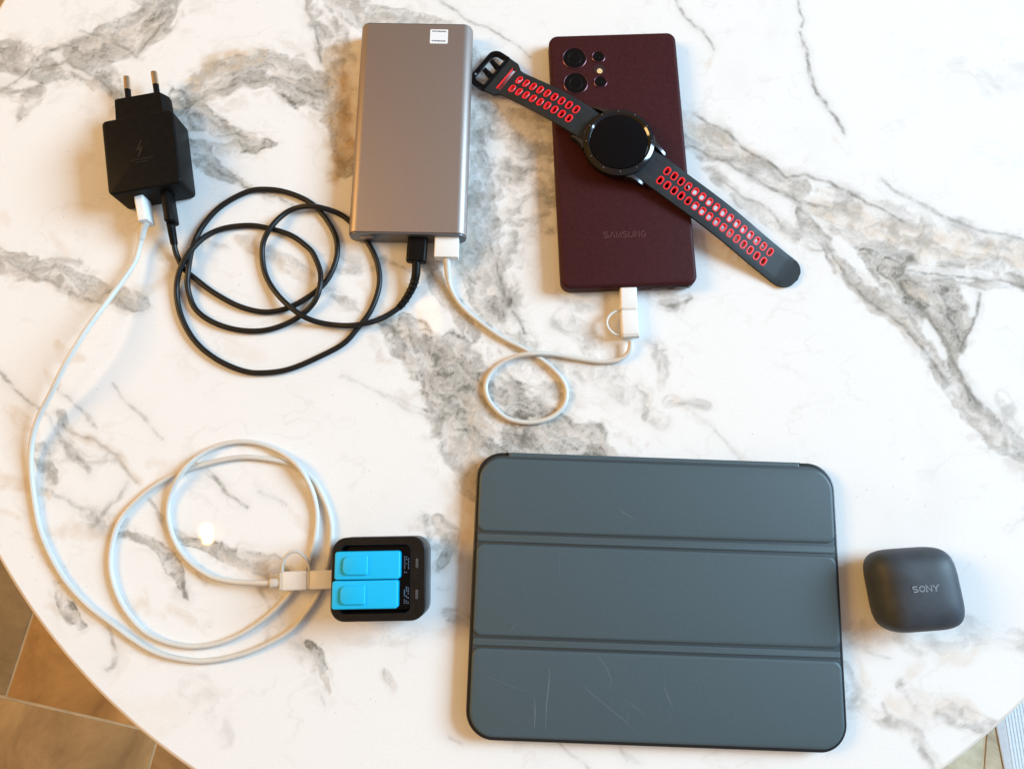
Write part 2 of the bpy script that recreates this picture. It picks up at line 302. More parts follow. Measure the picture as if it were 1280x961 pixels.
 ('b', .85, [(150,668,3),(165,672,5),(190,678,6),(208,690,8),(217,708,8),(224,725,5),(233,750,3)]), ('b', .85, [(232,676,5),(252,682,7),(285,690,9),(315,700,10),(345,708,12),(362,718,9)]), ('t', .6, [(225,670,6),(260,686,6),(300,702,8),(340,710,10)]),
 ('b', .4, [(250,715,5),(258,730,4)]), ('b', .5, [(330,735,8),(345,752,9),(350,775,7),(335,790,5)]), ('n', 1., [(228,732,2),(233,748,3),(238,752,1)]),
 ('n', .7, [(240,578,2),(258,590,2.6),(278,606,2.6),(292,618,2),(310,632,1.5)]), ('n', .35, [(326,614,2.5),(345,624,2.5),(358,634,1.5)]), ('t', .35, [(362,640,3),(380,655,6),(390,672,4)]),
 ('b', .85, [(70,740,4),(82,758,8),(93,772,8),(106,784,3)]), ('t', .5, [(58,752,4),(75,762,8),(100,770,8),(115,782,4)]), ('t', .4, [(150,755,6),(165,758,9),(182,752,6)]), ('b', .5, [(70,725,4),(78,745,6)]),
 ('n', .55, [(133,785,1.8),(140,800,2),(148,815,2),(140,832,1.6),(133,836,2)]), ('t', .3, [(140,800,4),(158,820,6),(140,850,5)]), ('t', .35, [(42,675,3),(55,695,5),(70,710,3)]), ('t', .3, [(180,740,5),(185,762,6),(205,770,4)]),
 ('t', .4, [(215,760,5),(235,775,6)]), ('b', .16, [(240,860,14),(270,890,16),(285,920,10)]), ('t', .16, [(150,880,10),(200,900,14),(260,870,12)]),
 ('b', .95, [(384,800,5),(392,812,9),(399,826,8),(404,848,4),(411,868,3)]), ('b', .35, [(360,800,8),(380,815,12),(395,835,9)]), ('b', .16, [(470,785,14),(510,790,12),(440,790,12)]), ('n', .4, [(395,868,2.5),(404,880,1.5)]),
 ('b', .5, [(484,842,5),(488,852,4)]), ('b', .5, [(510,660,3),(535,650,9),(550,668,11),(556,690,9),(545,710,6)]), ('b', .75, [(548,650,6),(562,668,9),(560,690,9),(550,705,5)]), ('t', .6, [(560,650,9),(578,630,16),(585,600,14),(588,560,10)]), ('t', .75, [(568,700,8),(580,660,14),(590,640,14)]),  # tan beside the tablet is part stone colour, part its warm shadow painted in
 ('b', .6, [(553,762,3),(565,768,6),(580,775,7),(600,785,8)]), ('t', .4, [(545,790,5),(570,790,9),(590,780,10)]), ('n', .4, [(548,735,2),(560,735,2)]),
 ('n', .35, [(690,920,1.4),(705,935,1.6),(722,950,1.5),(740,966,1.4)]), ('n', .35, [(775,925,1.4),(780,938,3),(789,944,4),(800,950,1)]), ('n', .3, [(560,925,2),(575,930,2)]),
 # black-cable area
 ('b', .4, [(300,300,5),(320,312,9),(345,322,9),(372,340,8),(392,352,7)]), ('t', .55, [(295,298,4),(315,315,7),(350,330,8),(380,345,8)]), ('t', .35, [(205,335,6),(220,348,6)]), ('b', .3, [(325,245,4),(345,250,6),(365,262,3)]), ('b', .25, [(262,305,4),(285,308,6)]),
 ('b', .3, [(200,318,6),(215,330,6),(230,360,4)]), ('t', .25, [(290,430,10),(320,445,12)]), ('n', .6, [(225,112,1.4),(232,125,1.5)]), ('b', .5, [(420,20,8),(428,50,10),(440,80,8)]),
 ('w', .9, [(300,150,14),(335,150,19),(372,172,16),(410,195,10)]), ('w', .85, [(0,98,9),(20,98,9),(40,104,7)]), ('w', .8, [(65,70,3),(85,85,5),(115,95,4)]), ('w', .8, [(240,168,4),(258,170,5),(280,178,3)]),
]
def marble(X, Y):
    shp = X.shape; x = X.ravel(); y = Y.ravel()
    wx = 4.5*fbm(x/34, y/34, 3, 1.7)+1.3*fbm(x/9, y/9, 3, 5.1); wy = 4.5*fbm(x/34, y/34, 3, 8.3)+1.3*fbm(x/9, y/9, 3, 2.9)
    n_edge = fbm(x/22, y/17, 3, 3.3)+.12*fbm(x/5, y/4, 2, 9.9); cell = fbm((x+2*wx)/16, (y+2*wy)/11, 5, 61.0); curl = fbm((x+3*wx)/15, (y+3*wy)/12, 4, 71.0)
    xw = x+wx; yw = y+wy
    N = x.size; grey = np.zeros(N, np.float32); tan = np.zeros(N, np.float32); gold = np.zeros(N, np.float32); white = np.zeros(N, np.float32); line = np.zeros(N, np.float32)
    idx0 = np.arange(N)
    for si, (kind, st, pts) in enumerate(VEINS):
        P = np.array([[*T(float(a), float(b)), c*(.55 if kind == 'b' and st > .5 else .50)] for a, b, c in pts]); pad = P[:, 2].max()*1.6+6
        m = (xw > P[:, 0].min()-pad) & (xw < P[:, 0].max()+pad) & (yw > P[:, 1].min()-pad) & (yw < P[:, 1].max()+pad)
        ii = idx0[m]
        if not len(ii): continue
        qx = xw[ii]; qy = yw[ii]; best = np.full(len(ii), 1e9, np.float32); bw = np.zeros(len(ii), np.float32); bs = bw.copy(); bd = bw.copy(); acc = 0
        for a, b in zip(P[:-1], P[1:]):
            dx, dy = b[0]-a[0], b[1]-a[1]; L2 = dx*dx+dy*dy; L = math.sqrt(L2)
            t = np.clip(((qx-a[0])*dx+(qy-a[1])*dy)/L2, 0, 1); ex = qx-a[0]-t*dx; ey = qy-a[1]-t*dy
            d = np.sqrt(ex*ex+ey*ey); wd = a[2]+(b[2]-a[2])*t; q = d-wd
            k = q < best; best[k] = q[k]; bw[k] = wd[k]; bs[k] = (acc+t*L)[k]; bd[k] = (np.sign(ex*dy-ey*dx)*d)[k]; acc += L
        sd = si*3.71
        if kind != 'n': best = best+n_edge[ii]*((.9+.38*bw) if kind == 'b' else (1.2+.8*bw))
        if kind == 'b':
            c1 = cell[ii]; c2 = curl[ii]
            if len(ii) == 0: continue
            best = best+fbm(bs/24, bd/12, 3, sd+13)*(.6+.50*bw)
            nA = fbm(bs/24+1.1*c2, bd/6.5+1.3*c1, 3, sd); nB = fbm(bs/19+1.5*c1, bd/5.2+1.5*c2, 3, sd+31)
            e = .7+.34*bw
            ms = sm((-best+e*.4*(1+nA*1.2))/e)
            body = np.clip(.62+1.0*nA+.55*c1, .10, 1.15)
            if st < .62: ms = sm((-best+bw*.45+.6)/(1.1+.9*bw)); body = np.clip(.45+1.3*nA+2.0*c1, 0, 1.25)*1.1
            halo = .30*st*sm(1-(best+bw*.2)/(4+1.7*bw))**2*np.clip(.15+1.5*nB+1.7*c1, 0, 1)
            tan[ii] = np.maximum(tan[ii], halo*1.3); grey[ii] = np.maximum(grey[ii], halo*.9)
            rid = np.clip(1-np.abs(nB)*11, 0, 1)**1.3*np.clip(.5+1.6*c2, 0, 1); rid2 = np.clip(1-np.abs(nA-.08)*15, 0, 1)**1.3*np.clip(.5-1.6*c2, 0, 1)
            g_ = st*ms*(body+.48*rid+.42*rid2)
            edge = np.exp(-((best+.35)/.6)**2)*np.clip(.2+2.4*fbm(bs/16, bd/16, 2, sd+7), 0, 1)
            g_ = g_+st*.60*edge*np.clip(bw/4, 0, 1)
            grey[ii] = np.maximum(grey[ii], g_)+.12*np.minimum(grey[ii], g_)
            tan[ii] = np.maximum(tan[ii], .45*st*ms*sm(.5+2.2*fbm(bs/30, bd/10, 3, sd+50)))
        elif kind == 'n':
            g_ = st*np.exp(-(np.maximum(best+bw*.6, 0)/(.30+.45*bw))**2)*np.clip(.68+1.4*fbm(bs/7, bd/3, 3, sd), 0.08, 1.15)
            g_ = g_+.16*st*np.exp(-(np.maximum(best, 0)/(2.2+bw))**2)
            line[ii] = np.maximum(line[ii], g_)
        else:
            e = 1.6+.8*bw; ms = st*sm((-best+e*.45)/e)*np.clip(.8+1.1*fbm(qx/9, qy/9, 4, sd), 0, 1.2)
            if kind == 'w': ms = st*sm((-best+.8)/2.0)
            A_ = {'t': tan, 'g': gold, 'w': white}[kind]; A_[ii] = np.maximum(A_[ii], ms)
    # faint veils everywhere, small dark specks in the veins
    veil = np.clip(fbm(x/70, y/70, 4, 77)*1.4-.15, 0, 1)*.10
    lv = np.abs(fbm(xw/60, yw/34, 4, 91)); veil = veil+np.clip(1-lv*22, 0, 1)*.11*sm(.3+3*fbm(x/50, y/50, 2, 12))
    grey = grey*(1-white)
    tan = tan*(1-.8*white)
    fine = fbm(xw/3.2, yw/2.6, 3, 44); gm = np.clip(grey*(1+.28*fine), 0, 1.35)
    spk = sm((perlin(xw/2.1+40, yw/1.5-20)-.66)/.14)*np.clip(grey*1.4+line-.35, 0, 1)*sm(.5+4*fbm(x/12, y/12, 2, 60))
    spk2 = sm((perlin(x/1.5+4, y/1.4+21)-.80)/.12)*.35*sm(4*fbm(x/40, y/40, 2, 23)-.2)
    base = np.array([.82, .81, .795]); gcol = np.array([.185, .176, .150]); tcol = np.array([.66, .53, .40]); ocol = np.array([.50, .31, .10]); dark = np.array([.07, .065, .055])
    col = np.tile(base, (N, 1))
    def mix(col, c, a): a = np.clip(a, 0, 1)[:, None]; return col*(1-a)+c*a
    col = mix(col, tcol, veil*.5); col = mix(col, gcol, veil*.6)
    col = mix(col, tcol, tan*.85); col = mix(col, ocol, gold*.85)
    col = mix(col, gcol, gm*.80*(1-.30*np.clip(tan+gold, 0, 1)))
    col = mix(col, gcol*.55, np.clip(gm-.9, 0, .45)*.9)
    col = mix(col, gcol*.95+.02*tcol, np.clip(line, 0, 1)*.80); col = mix(col, dark, np.clip(spk*.40+spk2, 0, .7))
    return col.reshape(shp+(3,)).astype(np.float32)

# ------------------------------------------------------------------ the round table
TCX, TCY, TR = 30.6, 217.3, 408.4; RIM = 2.6
table = thing('round_table', 'round cafe table with a white marble look top veined grey and tan', 'table', (TCX, TCY, -740))
def tabletop():
    Rr = TR-RIM
    yv = np.r_[np.linspace(-Rr+.02, 362-TCY, 690), np.linspace(362-TCY, Rr-.02, 60)[1:]]
    uu = np.linspace(-1, 1, 1000)
    hw = np.sqrt(np.maximum(Rr*Rr-yv**2, .01))
    X = hw[:, None]*uu[None, :]; Y = np.repeat(yv[:, None], 1000, 1)
    col = marble(X+TCX, Y+TCY); nr, nc = X.shape
    co = np.zeros((nr*nc, 3), np.float32); co[:, 0] = X.ravel()*MM; co[:, 1] = Y.ravel()*MM; co[:, 2] = .740
    i = np.arange(nr-1)[:, None]*nc+np.arange(nc-1)[None, :]; i = i.ravel()
    fc = np.stack([i, i+1, i+1+nc, i+nc], 1).astype(np.int32)
    me = bpy.data.meshes.new('tabletop'); me.vertices.add(nr*nc); me.vertices.foreach_set('co', co.ravel())
    me.loops.add(fc.size); me.loops.foreach_set('vertex_index', fc.ravel())
    me.polygons.add(len(fc)); me.polygons.foreach_set('loop_start', np.arange(0, fc.size, 4, dtype=np.int32))
    me.update(calc_edges=True)
    at = me.color_attributes.new('stone', 'FLOAT_COLOR', 'POINT')
    at.data.foreach_set('color', np.c_[col.reshape(-1, 3), np.ones(nr*nc)].astype(np.float32).ravel())
    m = bpy.data.materials.new('marble'); m.use_nodes = True; n = m.node_tree; b = n.nodes['Principled BSDF']
    a = n.nodes.new('ShaderNodeAttribute'); a.attribute_name = 'stone'
    t = n.nodes.new('ShaderNodeTexCoord'); no = n.nodes.new('ShaderNodeTexNoise'); no.inputs['Scale'].default_value = 700; no.inputs['Detail'].default_value = 4
    n.links.new(t.outputs['Object'], no.inputs['Vector'])
    g = n.nodes.new('ShaderNodeMapRange'); g.inputs['From Min'].default_value = .3; g.inputs['From Max'].default_value = .7; g.inputs['To Min'].default_value = .97; g.inputs['To Max'].default_value = 1.01
    n.links.new(no.outputs['Fac'], g.inputs['Value'])
    vm = n.nodes.new('ShaderNodeVectorMath'); vm.operation = 'SCALE'; n.links.new(a.outputs['Color'], vm.inputs[0]); n.links.new(g.outputs[0], vm.inputs['Scale'])
    n.links.new(vm.outputs[0], b.inputs['Base Color'])
    b.inputs['Roughness'].default_value = .03; b.inputs['Specular IOR Level'].default_value = .5
    o = obj('tabletop', me, m, table); me.shade_smooth()
    # rounded rim and side
    prof = [(TR-20, 728), (TR-1, 728), (TR, 729)]+[(TR-RIM+RIM*math.cos(R(a_)), 740-RIM+RIM*math.sin(R(a_))) for a_ in (0, 22, 45, 68, 90)]
    v, f = lathe(prof, 360); f = f[:-2]
    obj('table_rim', mesh('table_rim', v, f, 50), M['wood_edge'], table)
tabletop()
MB().add(*lathe([(45, 10), (28, 40), (28, 700), (60, 712), (180, 726)], 48)).obj('pedestal', M['iron'], table)
MB().add(*lathe([(250, 0), (250, 8), (60, 14), (46, 26)], 64)).obj('foot_plate', M['iron'], table)

# ------------------------------------------------------------------ floor of large stone-look tiles
fl = MB().add([(-3000, -3000, -741.5), (3000, -3000, -741.5), (3000, 3000, -741.5), (-3000, 3000, -741.5)], [(0, 1, 2, 3)]).obj('floor', mat('grout', (.46, .36, .23), .85, noise=(30, .15)))
fl['kind'] = 'structure'
def tile_mat():
    m = bpy.data.materials.new('floor_tile'); m.use_nodes = True; n = m.node_tree; b = n.nodes['Principled BSDF']
    oi = n.nodes.new('ShaderNodeObjectInfo'); t = n.nodes.new('ShaderNodeTexCoord'); ad = n.nodes.new('ShaderNodeVectorMath'); ad.operation = 'ADD'
    n.links.new(t.outputs['Object'], ad.inputs[0]); n.links.new(oi.outputs['Location'], ad.inputs[1])
    n1 = n.nodes.new('ShaderNodeTexNoise'); n1.inputs['Scale'].default_value = 7; n1.inputs['Detail'].default_value = 10; n1.inputs['Roughness'].default_value = .68; n1.inputs['Distortion'].default_value = .6
    n.links.new(ad.outputs[0], n1.inputs['Vector'])
    rm = n.nodes.new('ShaderNodeValToRGB'); e = rm.color_ramp.elements; e[0].position = .30; e[1].position = .72
    e[0].color = (.20, .125, .065, 1); e[1].color = (.56, .40, .24, 1); n.links.new(n1.outputs['Fac'], rm.inputs[0])
    tint = n.nodes.new('ShaderNodeValToRGB'); q = tint.color_ramp.elements; qe = q.new(.3); qe.color = (.72, .68, .55, 1); q[0].color = (1.25, 1.5, 1.7, 1); q[2].color = (1.02, .78, .44, 1)  # ramp start is the window-lit tone painted onto right-hand tiles
    n.links.new(oi.outputs['Color'], tint.inputs[0])
    mx = n.nodes.new('ShaderNodeMix'); mx.data_type = 'RGBA'; mx.blend_type = 'MULTIPLY'; mx.inputs[0].default_value = 1
    n.links.new(rm.outputs[0], mx.inputs[6]); n.links.new(tint.outputs[0], mx.inputs[7]); n.links.new(mx.outputs[2], b.inputs['Base Color'])
    b.inputs['Roughness'].default_value = .55
    bp = n.nodes.new('ShaderNodeBump'); bp.inputs['Strength'].default_value = .35; bp.inputs['Distance'].default_value = .004; n.links.new(n1.outputs['Fac'], bp.inputs['Height']); n.links.new(bp.outputs[0], b.inputs['Normal'])
    return m
TW, TH, ta = 495.0, 330.0, R(-11.8)
tme = mesh('floor_tile', *slab(TW/2-2.3, TH/2-2.3, 2, -10, 0, 0.2, 1.2, 2, 2)); tm = tile_mat()
for r_ in range(-4, 5):
    for c_ in range(-3, 4):
        u = -712.5+TW*(c_+.5)+TW*1.5*0+(TW/2 if r_ % 2 else 0); v_ = -413.5+TH*(r_+.5)
        x = u*math.cos(ta)-v_*math.sin(ta); y = u*math.sin(ta)+v_*math.cos(ta)
        if abs(x) > 1350 or abs(y) > 1300: continue
        o = obj('floor_tile', tme, tm, fl, (x, y, -740+random.uniform(-.4, .4)), (0, 0, ta))
        k = random.random(); 
        if r_ == 0 and c_ == -1: k = .3
        if r_ == 0 and c_ == 0: k = .95
        if r_ == -1: k = .6
        if x > 300: k = .02*k  # right-hand tiles paler and cooler: window light put into their colour
        o.color = (k, k, k, 1)

# ------------------------------------------------------------------ ribbed rug at the lower right, its scalloped edge shows past the table
cs = T(1255, 940, -733)
ch = thing('fabric', 'unidentified pale blue ribbed rug on the floor just past the table edge, lower right corner', 'fabric', (cs[0]+300, cs[1]-60, -740), R(2))  # stand-in for an unidentified pale fabric, flattened to keep its shadow short
sh = []
for i in range(240):
    a_ = 2*math.pi*i/240; p = 2/9; x = 296*abs(math.cos(a_))**p*math.copysign(1, math.cos(a_)); y = 396*abs(math.sin(a_))**p*math.copysign(1, math.sin(a_))
    if abs(x) > 280: x += math.copysign(7, x)*math.sin(y/22)
    sh.append((x, y))
MB().add(*loft([[(x, y, .3) for x, y in sh], [(x, y, 2) for x, y in sh], [(x*.992, y*.994, 3.4) for x, y in sh]])).obj('fabric_sheet', M['ribbed_fabric'], ch)
rib = mesh('fabric_rib', *bar(1.7, .55, .5, -380, 380, .3, n=2))
for k in range(114): obj('fabric_rib', rib, M['ribbed_fabric'], ch, (-284+5*k, 0, 3.4))

# ------------------------------------------------------------------ cables
def lay(px_pts, r_, ends=(None, None), lifts=(), step=1.6):
    """photo points -> cable centre line resting on the table; where it crosses itself the later strand rides over"""
    def build(zs):
        return [np.array([*T(float(p[0]), float(p[1]), z), z]) for p, z in zip(px_pts, zs)]
    dense = catmull([(p[0], p[1], 0.0) for p in px_pts], 3.0)
    xy = np.array([T(float(p[0]), float(p[1]), r_) for p in dense]); n = len(xy)
    s = np.r_[0, np.cumsum(np.linalg.norm(np.diff(xy, axis=0), axis=1))]
    z = np.full(n, r_*1.0)
    if ends[0] is not None: z = np.maximum(z, r_+(ends[0][0]-r_)*np.clip(1-s/ends[0][1], 0, 1)**1.6)
    if ends[1] is not None: z = np.maximum(z, r_+(ends[1][0]-r_)*np.clip(1-(s[-1]-s)/ends[1][1], 0, 1)**1.6)
    for (c, wd, h) in lifts: z = np.maximum(z, r_+h*np.exp(-((s/s[-1]-c)/wd)**2))
    for i in range(n):
        for j in range(0, i-12):
            d = math.hypot(*(xy[i]-xy[j]))
            if d < 2.1*r_ and s[i]-s[j] > 8*r_:
                need = z[j]+math.sqrt(max(0, (2.15*r_)**2-d*d)) if d < 2.1*r_ else 0
                if z[i] < need:
                    k = need-z[i]; b = k*np.exp(-((s-s[i])/(5.0*r_))**2)
                    b[:max(0, j+6)] = np.minimum(b[:max(0, j+6)], 0) if s[i]-s[j] > 40*r_ else b[:max(0, j+6)]
                    z = np.maximum(z, r_*0+np.where(np.abs(s-s[i]) < 16*r_, (z[i]+k-r_)*np.exp(-((s-s[i])/(7.0*r_))**2)+r_, 0))
    z = np.convolve(np.pad(z, 3, mode='edge'), np.ones(7)/7, 'valid')
    return [np.array([*T(float(p[0]), float(p[1]), float(zz)), float(zz)]) for p, zz in zip(dense, z)]
def shrink(pts, loc, rz):                                 # world mm -> a thing's own frame
    c, s = math.cos(-rz), math.sin(-rz); o = []
    for p in pts:
        x, y, z = p[0]-loc[0], p[1]-loc[1], p[2]-loc[2]; o.append((c*x-s*y, s*x+c*y, z))
    return o
def at(px, py, z=0.0): a = T(float(px), float(py), z); return np.array([a[0], a[1], z])
def plug(parent, mb, name, m, pos, ang, pitch=0.0):
    """place a connector built along +y at pos (world mm relative to cable thing at origin)"""
    return mb.obj(name, m, parent, tuple(pos), (pitch, 0, ang))

# ------------------------------------------------------------------ wall charger
WC = (-232.2+.0, 229.9); wa = R(11.4)
wc = thing('wall_charger', 'black square two-port wall charger with two round metal plug pins', 'wall charger', (WC[0], WC[1], 0), wa)
H_ = 23.0
v, f = slab(22.6, 25.6, 3.2, 0, H_, 2.2, 1.6, 6, 4); MB().add(v, f).obj('body', M['black_plastic'], wc)
# hexagonal europlug block at the far end
rings = []
for y_, k in ((25.3, 1.0), (41.2, .97), (42.4, .90)):
    hexa = [(-18*k, 11.5-2.2*k), (-15*k, 11.5-8*k), (15*k, 11.5-8*k), (18*k, 11.5-2.2*k), (18*k, 11.5+2.2*k), (15*k, 11.5+8*k), (-15*k, 11.5+8*k), (-18*k, 11.5+2.2*k)]
    rings.append([(x, y_, z) for x, z in hexa])
MB().add(*loft(rings)).obj('plug_block', M['black_plastic'], wc)
for s_ in (-1, 1):
    p_ = MB().add(*tube([(s_*9.4, 42, 11.5), (s_*9.2, 53, 11.5)], 1.9)).obj('pin', M['black_plastic'], wc)
    pr = [(s_*9.2, 53, 11.5), (s_*9.0, 61, 11.5), (s_*9.0, 62.4, 11.5), (s_*9.0, 63.2, 11.5)]
    MB().add(*tube(pr, lambda t: 2.05 if t < .67 else (1.7 if t < .9 else .8))).obj('pin_tip', M['pin_metal'], p_)
for x_ in (-7.5, 8.5):
    MB().add(*bar(2.0, 4.9, 1.9, -26.0, -25.2, .1, cx=x_, cz=11)).obj('port', M['black_gloss'], wc)
lg = MB()
lg.add(*ribbon([(1.2, 7.5), (-1.8, 1.8, 1.3), (.6, 2.1, 1.3), (-1.6, -3.2)], .9, H_, H_+.07))
for k in range(9): lg.add(*slab(.55, .35, .1, H_, H_+.06, .02, .02, 2, 1, cx=-6+1.55*k, cy=-5.3))
for k in range(5): lg.add(*slab(.5, .35, .1, H_, H_+.06, .02, .02, 2, 1, cx=-3+1.5*k, cy=-7.2))
lg.obj('bolt_emblem', M['moulded_mark'], wc)
def wloc(x, y, z): c, s = math.cos(wa), math.sin(wa); return np.array([WC[0]+c*x-s*y, WC[1]+s*x+c*y, z])

# power bank
PB = (-64.5, 252.9); pa = R(-1.0)
pb = thing('power_bank', 'slim grey brown metal power bank with rounded sides and small white sticker', 'power bank', (*PB, 0), pa)
MB().add(*bar(37.1, 7.5, 6.2, -73.4, 73.4, .5, cz=7.6, n=10)).obj('body', M['bank_metal'], pb, sharp=50)
MB().add(*bar(36.6, 7.0, 5.8, -74.5, -73.3, .4, cz=7.6, n=10)).obj('end_cap', M['bank_trim'], pb)
MB().add(*bar(36.6, 7.0, 5.8, 73.3, 74.3, .4, cz=7.6, n=10)).obj('end_cap', M['bank_trim'], pb)
MB().add(*bar(4.6, 1.7, 1.6, -74.9, -74.3, .15, cx=-26, cz=8.6)).obj('power_button', M['bank_metal'], pb)
st = MB().add(*slab(5.9, 5.3, .6, 15.12, 15.22, .02, .02, 3, 1, cx=15.2, cy=64.2)).obj('sticker', M['sticker'], pb)
tx = MB(); rs = random.Random(4)
for row, y_ in enumerate((68.0, 60.9)):
    x_ = -4.6
    while x_ < 4.4:
        wd = rs.uniform(.35, .75); tx.add(*slab(wd/2, .48, .05, 15.22, 15.26, .01, .01, 2, 1, cx=15.2+x_+wd/2, cy=y_-.02*x_)); x_ += wd+.28
tx.obj('fine_print', M['ink'], st)

# phone in leather case
PH = (69.9, 234.4); ha = R(2.0); HZ = 10.6
ph = thing('phone', 'phone lying face down in a dark maroon leather case with round camera holes', 'phone', (*PH, 0), ha)
MB().add(*slab(42.5, 88.6, 6.2, 0, HZ, 2.2, 2.6, 8, 6)).obj('leather_case', M['leather'], ph)
def ploc(px, py, z):
    q = T(float(px), float(py), z)-np.array(PH); c, s = math.cos(-ha), math.sin(-ha); return (c*q[0]-s*q[1], s*q[0]+c*q[1])
for (px, py, r_) in ((718, 73.3, 7.7), (719.5, 104.5, 7.7), (748, 71.5, 4.1), (750.5, 102.6, 4.1)):
    x, y = ploc(px, py, HZ)
    rg = MB().add(*lathe([(r_+.5, HZ-.4), (r_+.45, HZ+.25), (r_+.1, HZ+.5), (r_-.35, HZ+.3), (r_-.5, HZ-.4)], 48, closed=True)).obj('camera_ring', M['ring_maroon'], ph, (x, y, 0))
    gl = MB().add(*lathe([(r_-.3, HZ-.5), (r_-.3, HZ+.12), (r_*.3, HZ+.16)], 48)).obj('lens', M['lens'], rg)
    MB().add(*lathe([(r_*.62, HZ+.17), (r_*.60, HZ+.28), (r_*.50, HZ+.28), (r_*.48, HZ+.17)], 40, closed=True)).obj('lens_inner_ring', M['black_plastic'], rg)
    MB().add(*lathe([(r_*.22, HZ+.15), (r_*.18, HZ+.24), (.1, HZ+.3)], 24)).obj('lens_pupil', M['lens'], rg)
x, y = ploc(749.2, 87, HZ)
fr = MB().add(*lathe([(4.2, HZ-.4), (4.1, HZ+.15), (3.7, HZ+.12), (3.5, HZ-.4)], 40, closed=True)).obj('flash_ring', M['ring_maroon'], ph, (x, y, 0))
MB().add(*lathe([(3.6, HZ-.45), (3.6, HZ+.06), (.1, HZ+.08)], 32)).obj('flash_window', M['leather_deboss'], fr)
MB().add(*lathe([(1.9, HZ), (1.8, HZ+.2), (.1, HZ+.35)], 24)).obj('flash_lamp', M['flash'], fr, (.1, -1.3, 0))
x, y = ploc(781, 293, HZ)
letters('SAMSUNG', 3.9, 3.3, .62, .78, HZ-.02, .10).obj('embossed_wordmark', M['leather_highlight'], ph, (x, y, 0))
for (x_, a, c) in ((0, 6.5, 1.9), (19.5, 5.2, 1.2), (33.5, 5.2, 1.7)): MB().add(*bar(a, c, c*.95, -89.0, -88.4, .1, cx=x_, cz=5.2)).obj('port_opening', M['black_mark'], ph)
MB().add(*bar(.8, .8, .75, -89.0, -88.4, .1, cx=12, cz=5.2)).obj('microphone_hole', M['black_mark'], ph)

# ------------------------------------------------------------------ black cable
CB = [(212.5,277),(214.5,288),(217,300),(220,316),(229,335),(245,349),(269,367),(302,384),(336,390),(369,381),(403,357),(419,329),(421,302),(410,277),(390,255),(363,242),(336,237),(309,240),(275,259),(252,285),(240,312),(235,340),(235,362),(245,387),(269,404),(302,413),(336,412),(369,399),(393,377),(401,347),(393,320),(382,307),(363,294),(336,285.5),(309,282),(275,287),(249,302),(229,328),(221,357),(225,391),(242,424),(269,448),(302,463),(329,466),(363,461),(403,444),(430,429),(448,409),(464,387),(474,357),(472,330),(461,305),(447,287),(430,271),(410,262),(386,258),(363,263),(343,279),(330,300),(328,322),(333,346),(346,367),(363,384),(382,397),(403,404),(430,407),(453,405),(477,398),(500,383),(513,364),(518,352),(520,342)]
blk = thing('black_cable', 'black USB cable in loose loops running from the wall charger to the power bank', 'cable')
CR = 1.75
p0 = wloc(8.5, -25.6-16, 11); pts = lay(CB, CR, ((10.5, 38), (7.4, 22)))
# keep the strand under the power bank's rounded corner low: it rests on the table there
MB().add(*tube(pts, CR)).obj('cord', M['black_cable'], blk, sharp=80)
g = MB().add(*bar(3.0, 5.6, 2.4, -20, 0, .9)); g.add(*bar(1.3, 4.1, 1.2, 0, 2, .1))
plug(blk, g, 'connector', M['black_plastic'], wloc(8.5, -25.5, 11), wa+R(2))
hd = wloc(8.5, -45.0, 10.8)
MB().add(*tube(catmull([tuple(hd), tuple(pts[1]*.5+hd*.5), tuple(pts[5]), tuple(pts[9])], 1.5), lambda t: 2.7-.5*t)).obj('strain_relief', M['black_plastic'], blk)
e = at(522.5, 305, 7.4)
g = MB().add(*bar(6.3, 3.3, 2.2, -16.5, 0, .8)); plug(blk, g, 'connector', M['black_plastic'], (e[0], -73.9+PB[1], 7.4), R(-3))
sr = MB(); q = pts[-16:]; sr.add(*tube(q+[np.array([e[0]-.6, PB[1]-73.9-14, 7.4])], lambda t: 2.1+.7*t)); so = sr.obj('strain_relief', M['black_plastic'], blk)
for k in range(2, 13, 2):
    d = q[k+1]-q[k-1]; d = d/np.linalg.norm(d); MB().add(*tube([q[k]-d*.35, q[k]+d*.35], 2.45+.05*k)).obj('grip_ridge', M['black_cable'], so)

# ------------------------------------------------------------------ long white cable
CL = [(176,277),(177.5,290),(175,305),(169,327),(154,350),(137,373),(111,408),(84,451),(64,491),(47,525),(39.5,556),(39,589),(43,625),(50,661),(64,695),(84,728),(111,757),(141,780),(168,800),(192,814),(217,822),(250,826),(284,822),(323,810),(363,788),(386,762),(400,738),(409,708),(414,675),(413,648),(403,619),(388,596),(363,581),(336,574),(302,571.5),(269,577),(235,587),(203,601),(175,622),(151,649),(140,681),(139,715),(151,752),(175,784),(201.5,800),(235,807.5),(269,804.5),(302,792),(336,769),(363,742),(381,715),(393,678),(396,640),(387,606),(368,578),(336,558.5),(302,552),(269,559),(238.5,578),(219,604),(210,636),(215,668),(232,697),(259,718),(285,726),(319,728.5),(340,728.5)]
wl = thing('long_white_cable', 'long white USB cable curving from the wall charger down into a double coil', 'cable')
WR = 1.65
ptl = lay(CL, WR, ((10.5, 40), (8, 55)), lifts=((.085, .05, 16),))
MB().add(*tube(ptl, WR)).obj('cord', M['white_cable'], wl, sharp=80)
g = MB().add(*bar(3.0, 5.6, 1.2, -17, 0, .5)); plug(wl, g, 'connector', M['white_plastic'], wloc(-7.5, -25.5, 11), wa+R(4))
hd = wloc(-6.8, -41.5, 10.8)
MB().add(*tube(catmull([tuple(hd), tuple(hd*.4+ptl[4]*.6), tuple(ptl[7])], 1.5), lambda t: 2.5-.3*t)).obj('strain_relief', M['white_cable'], wl)
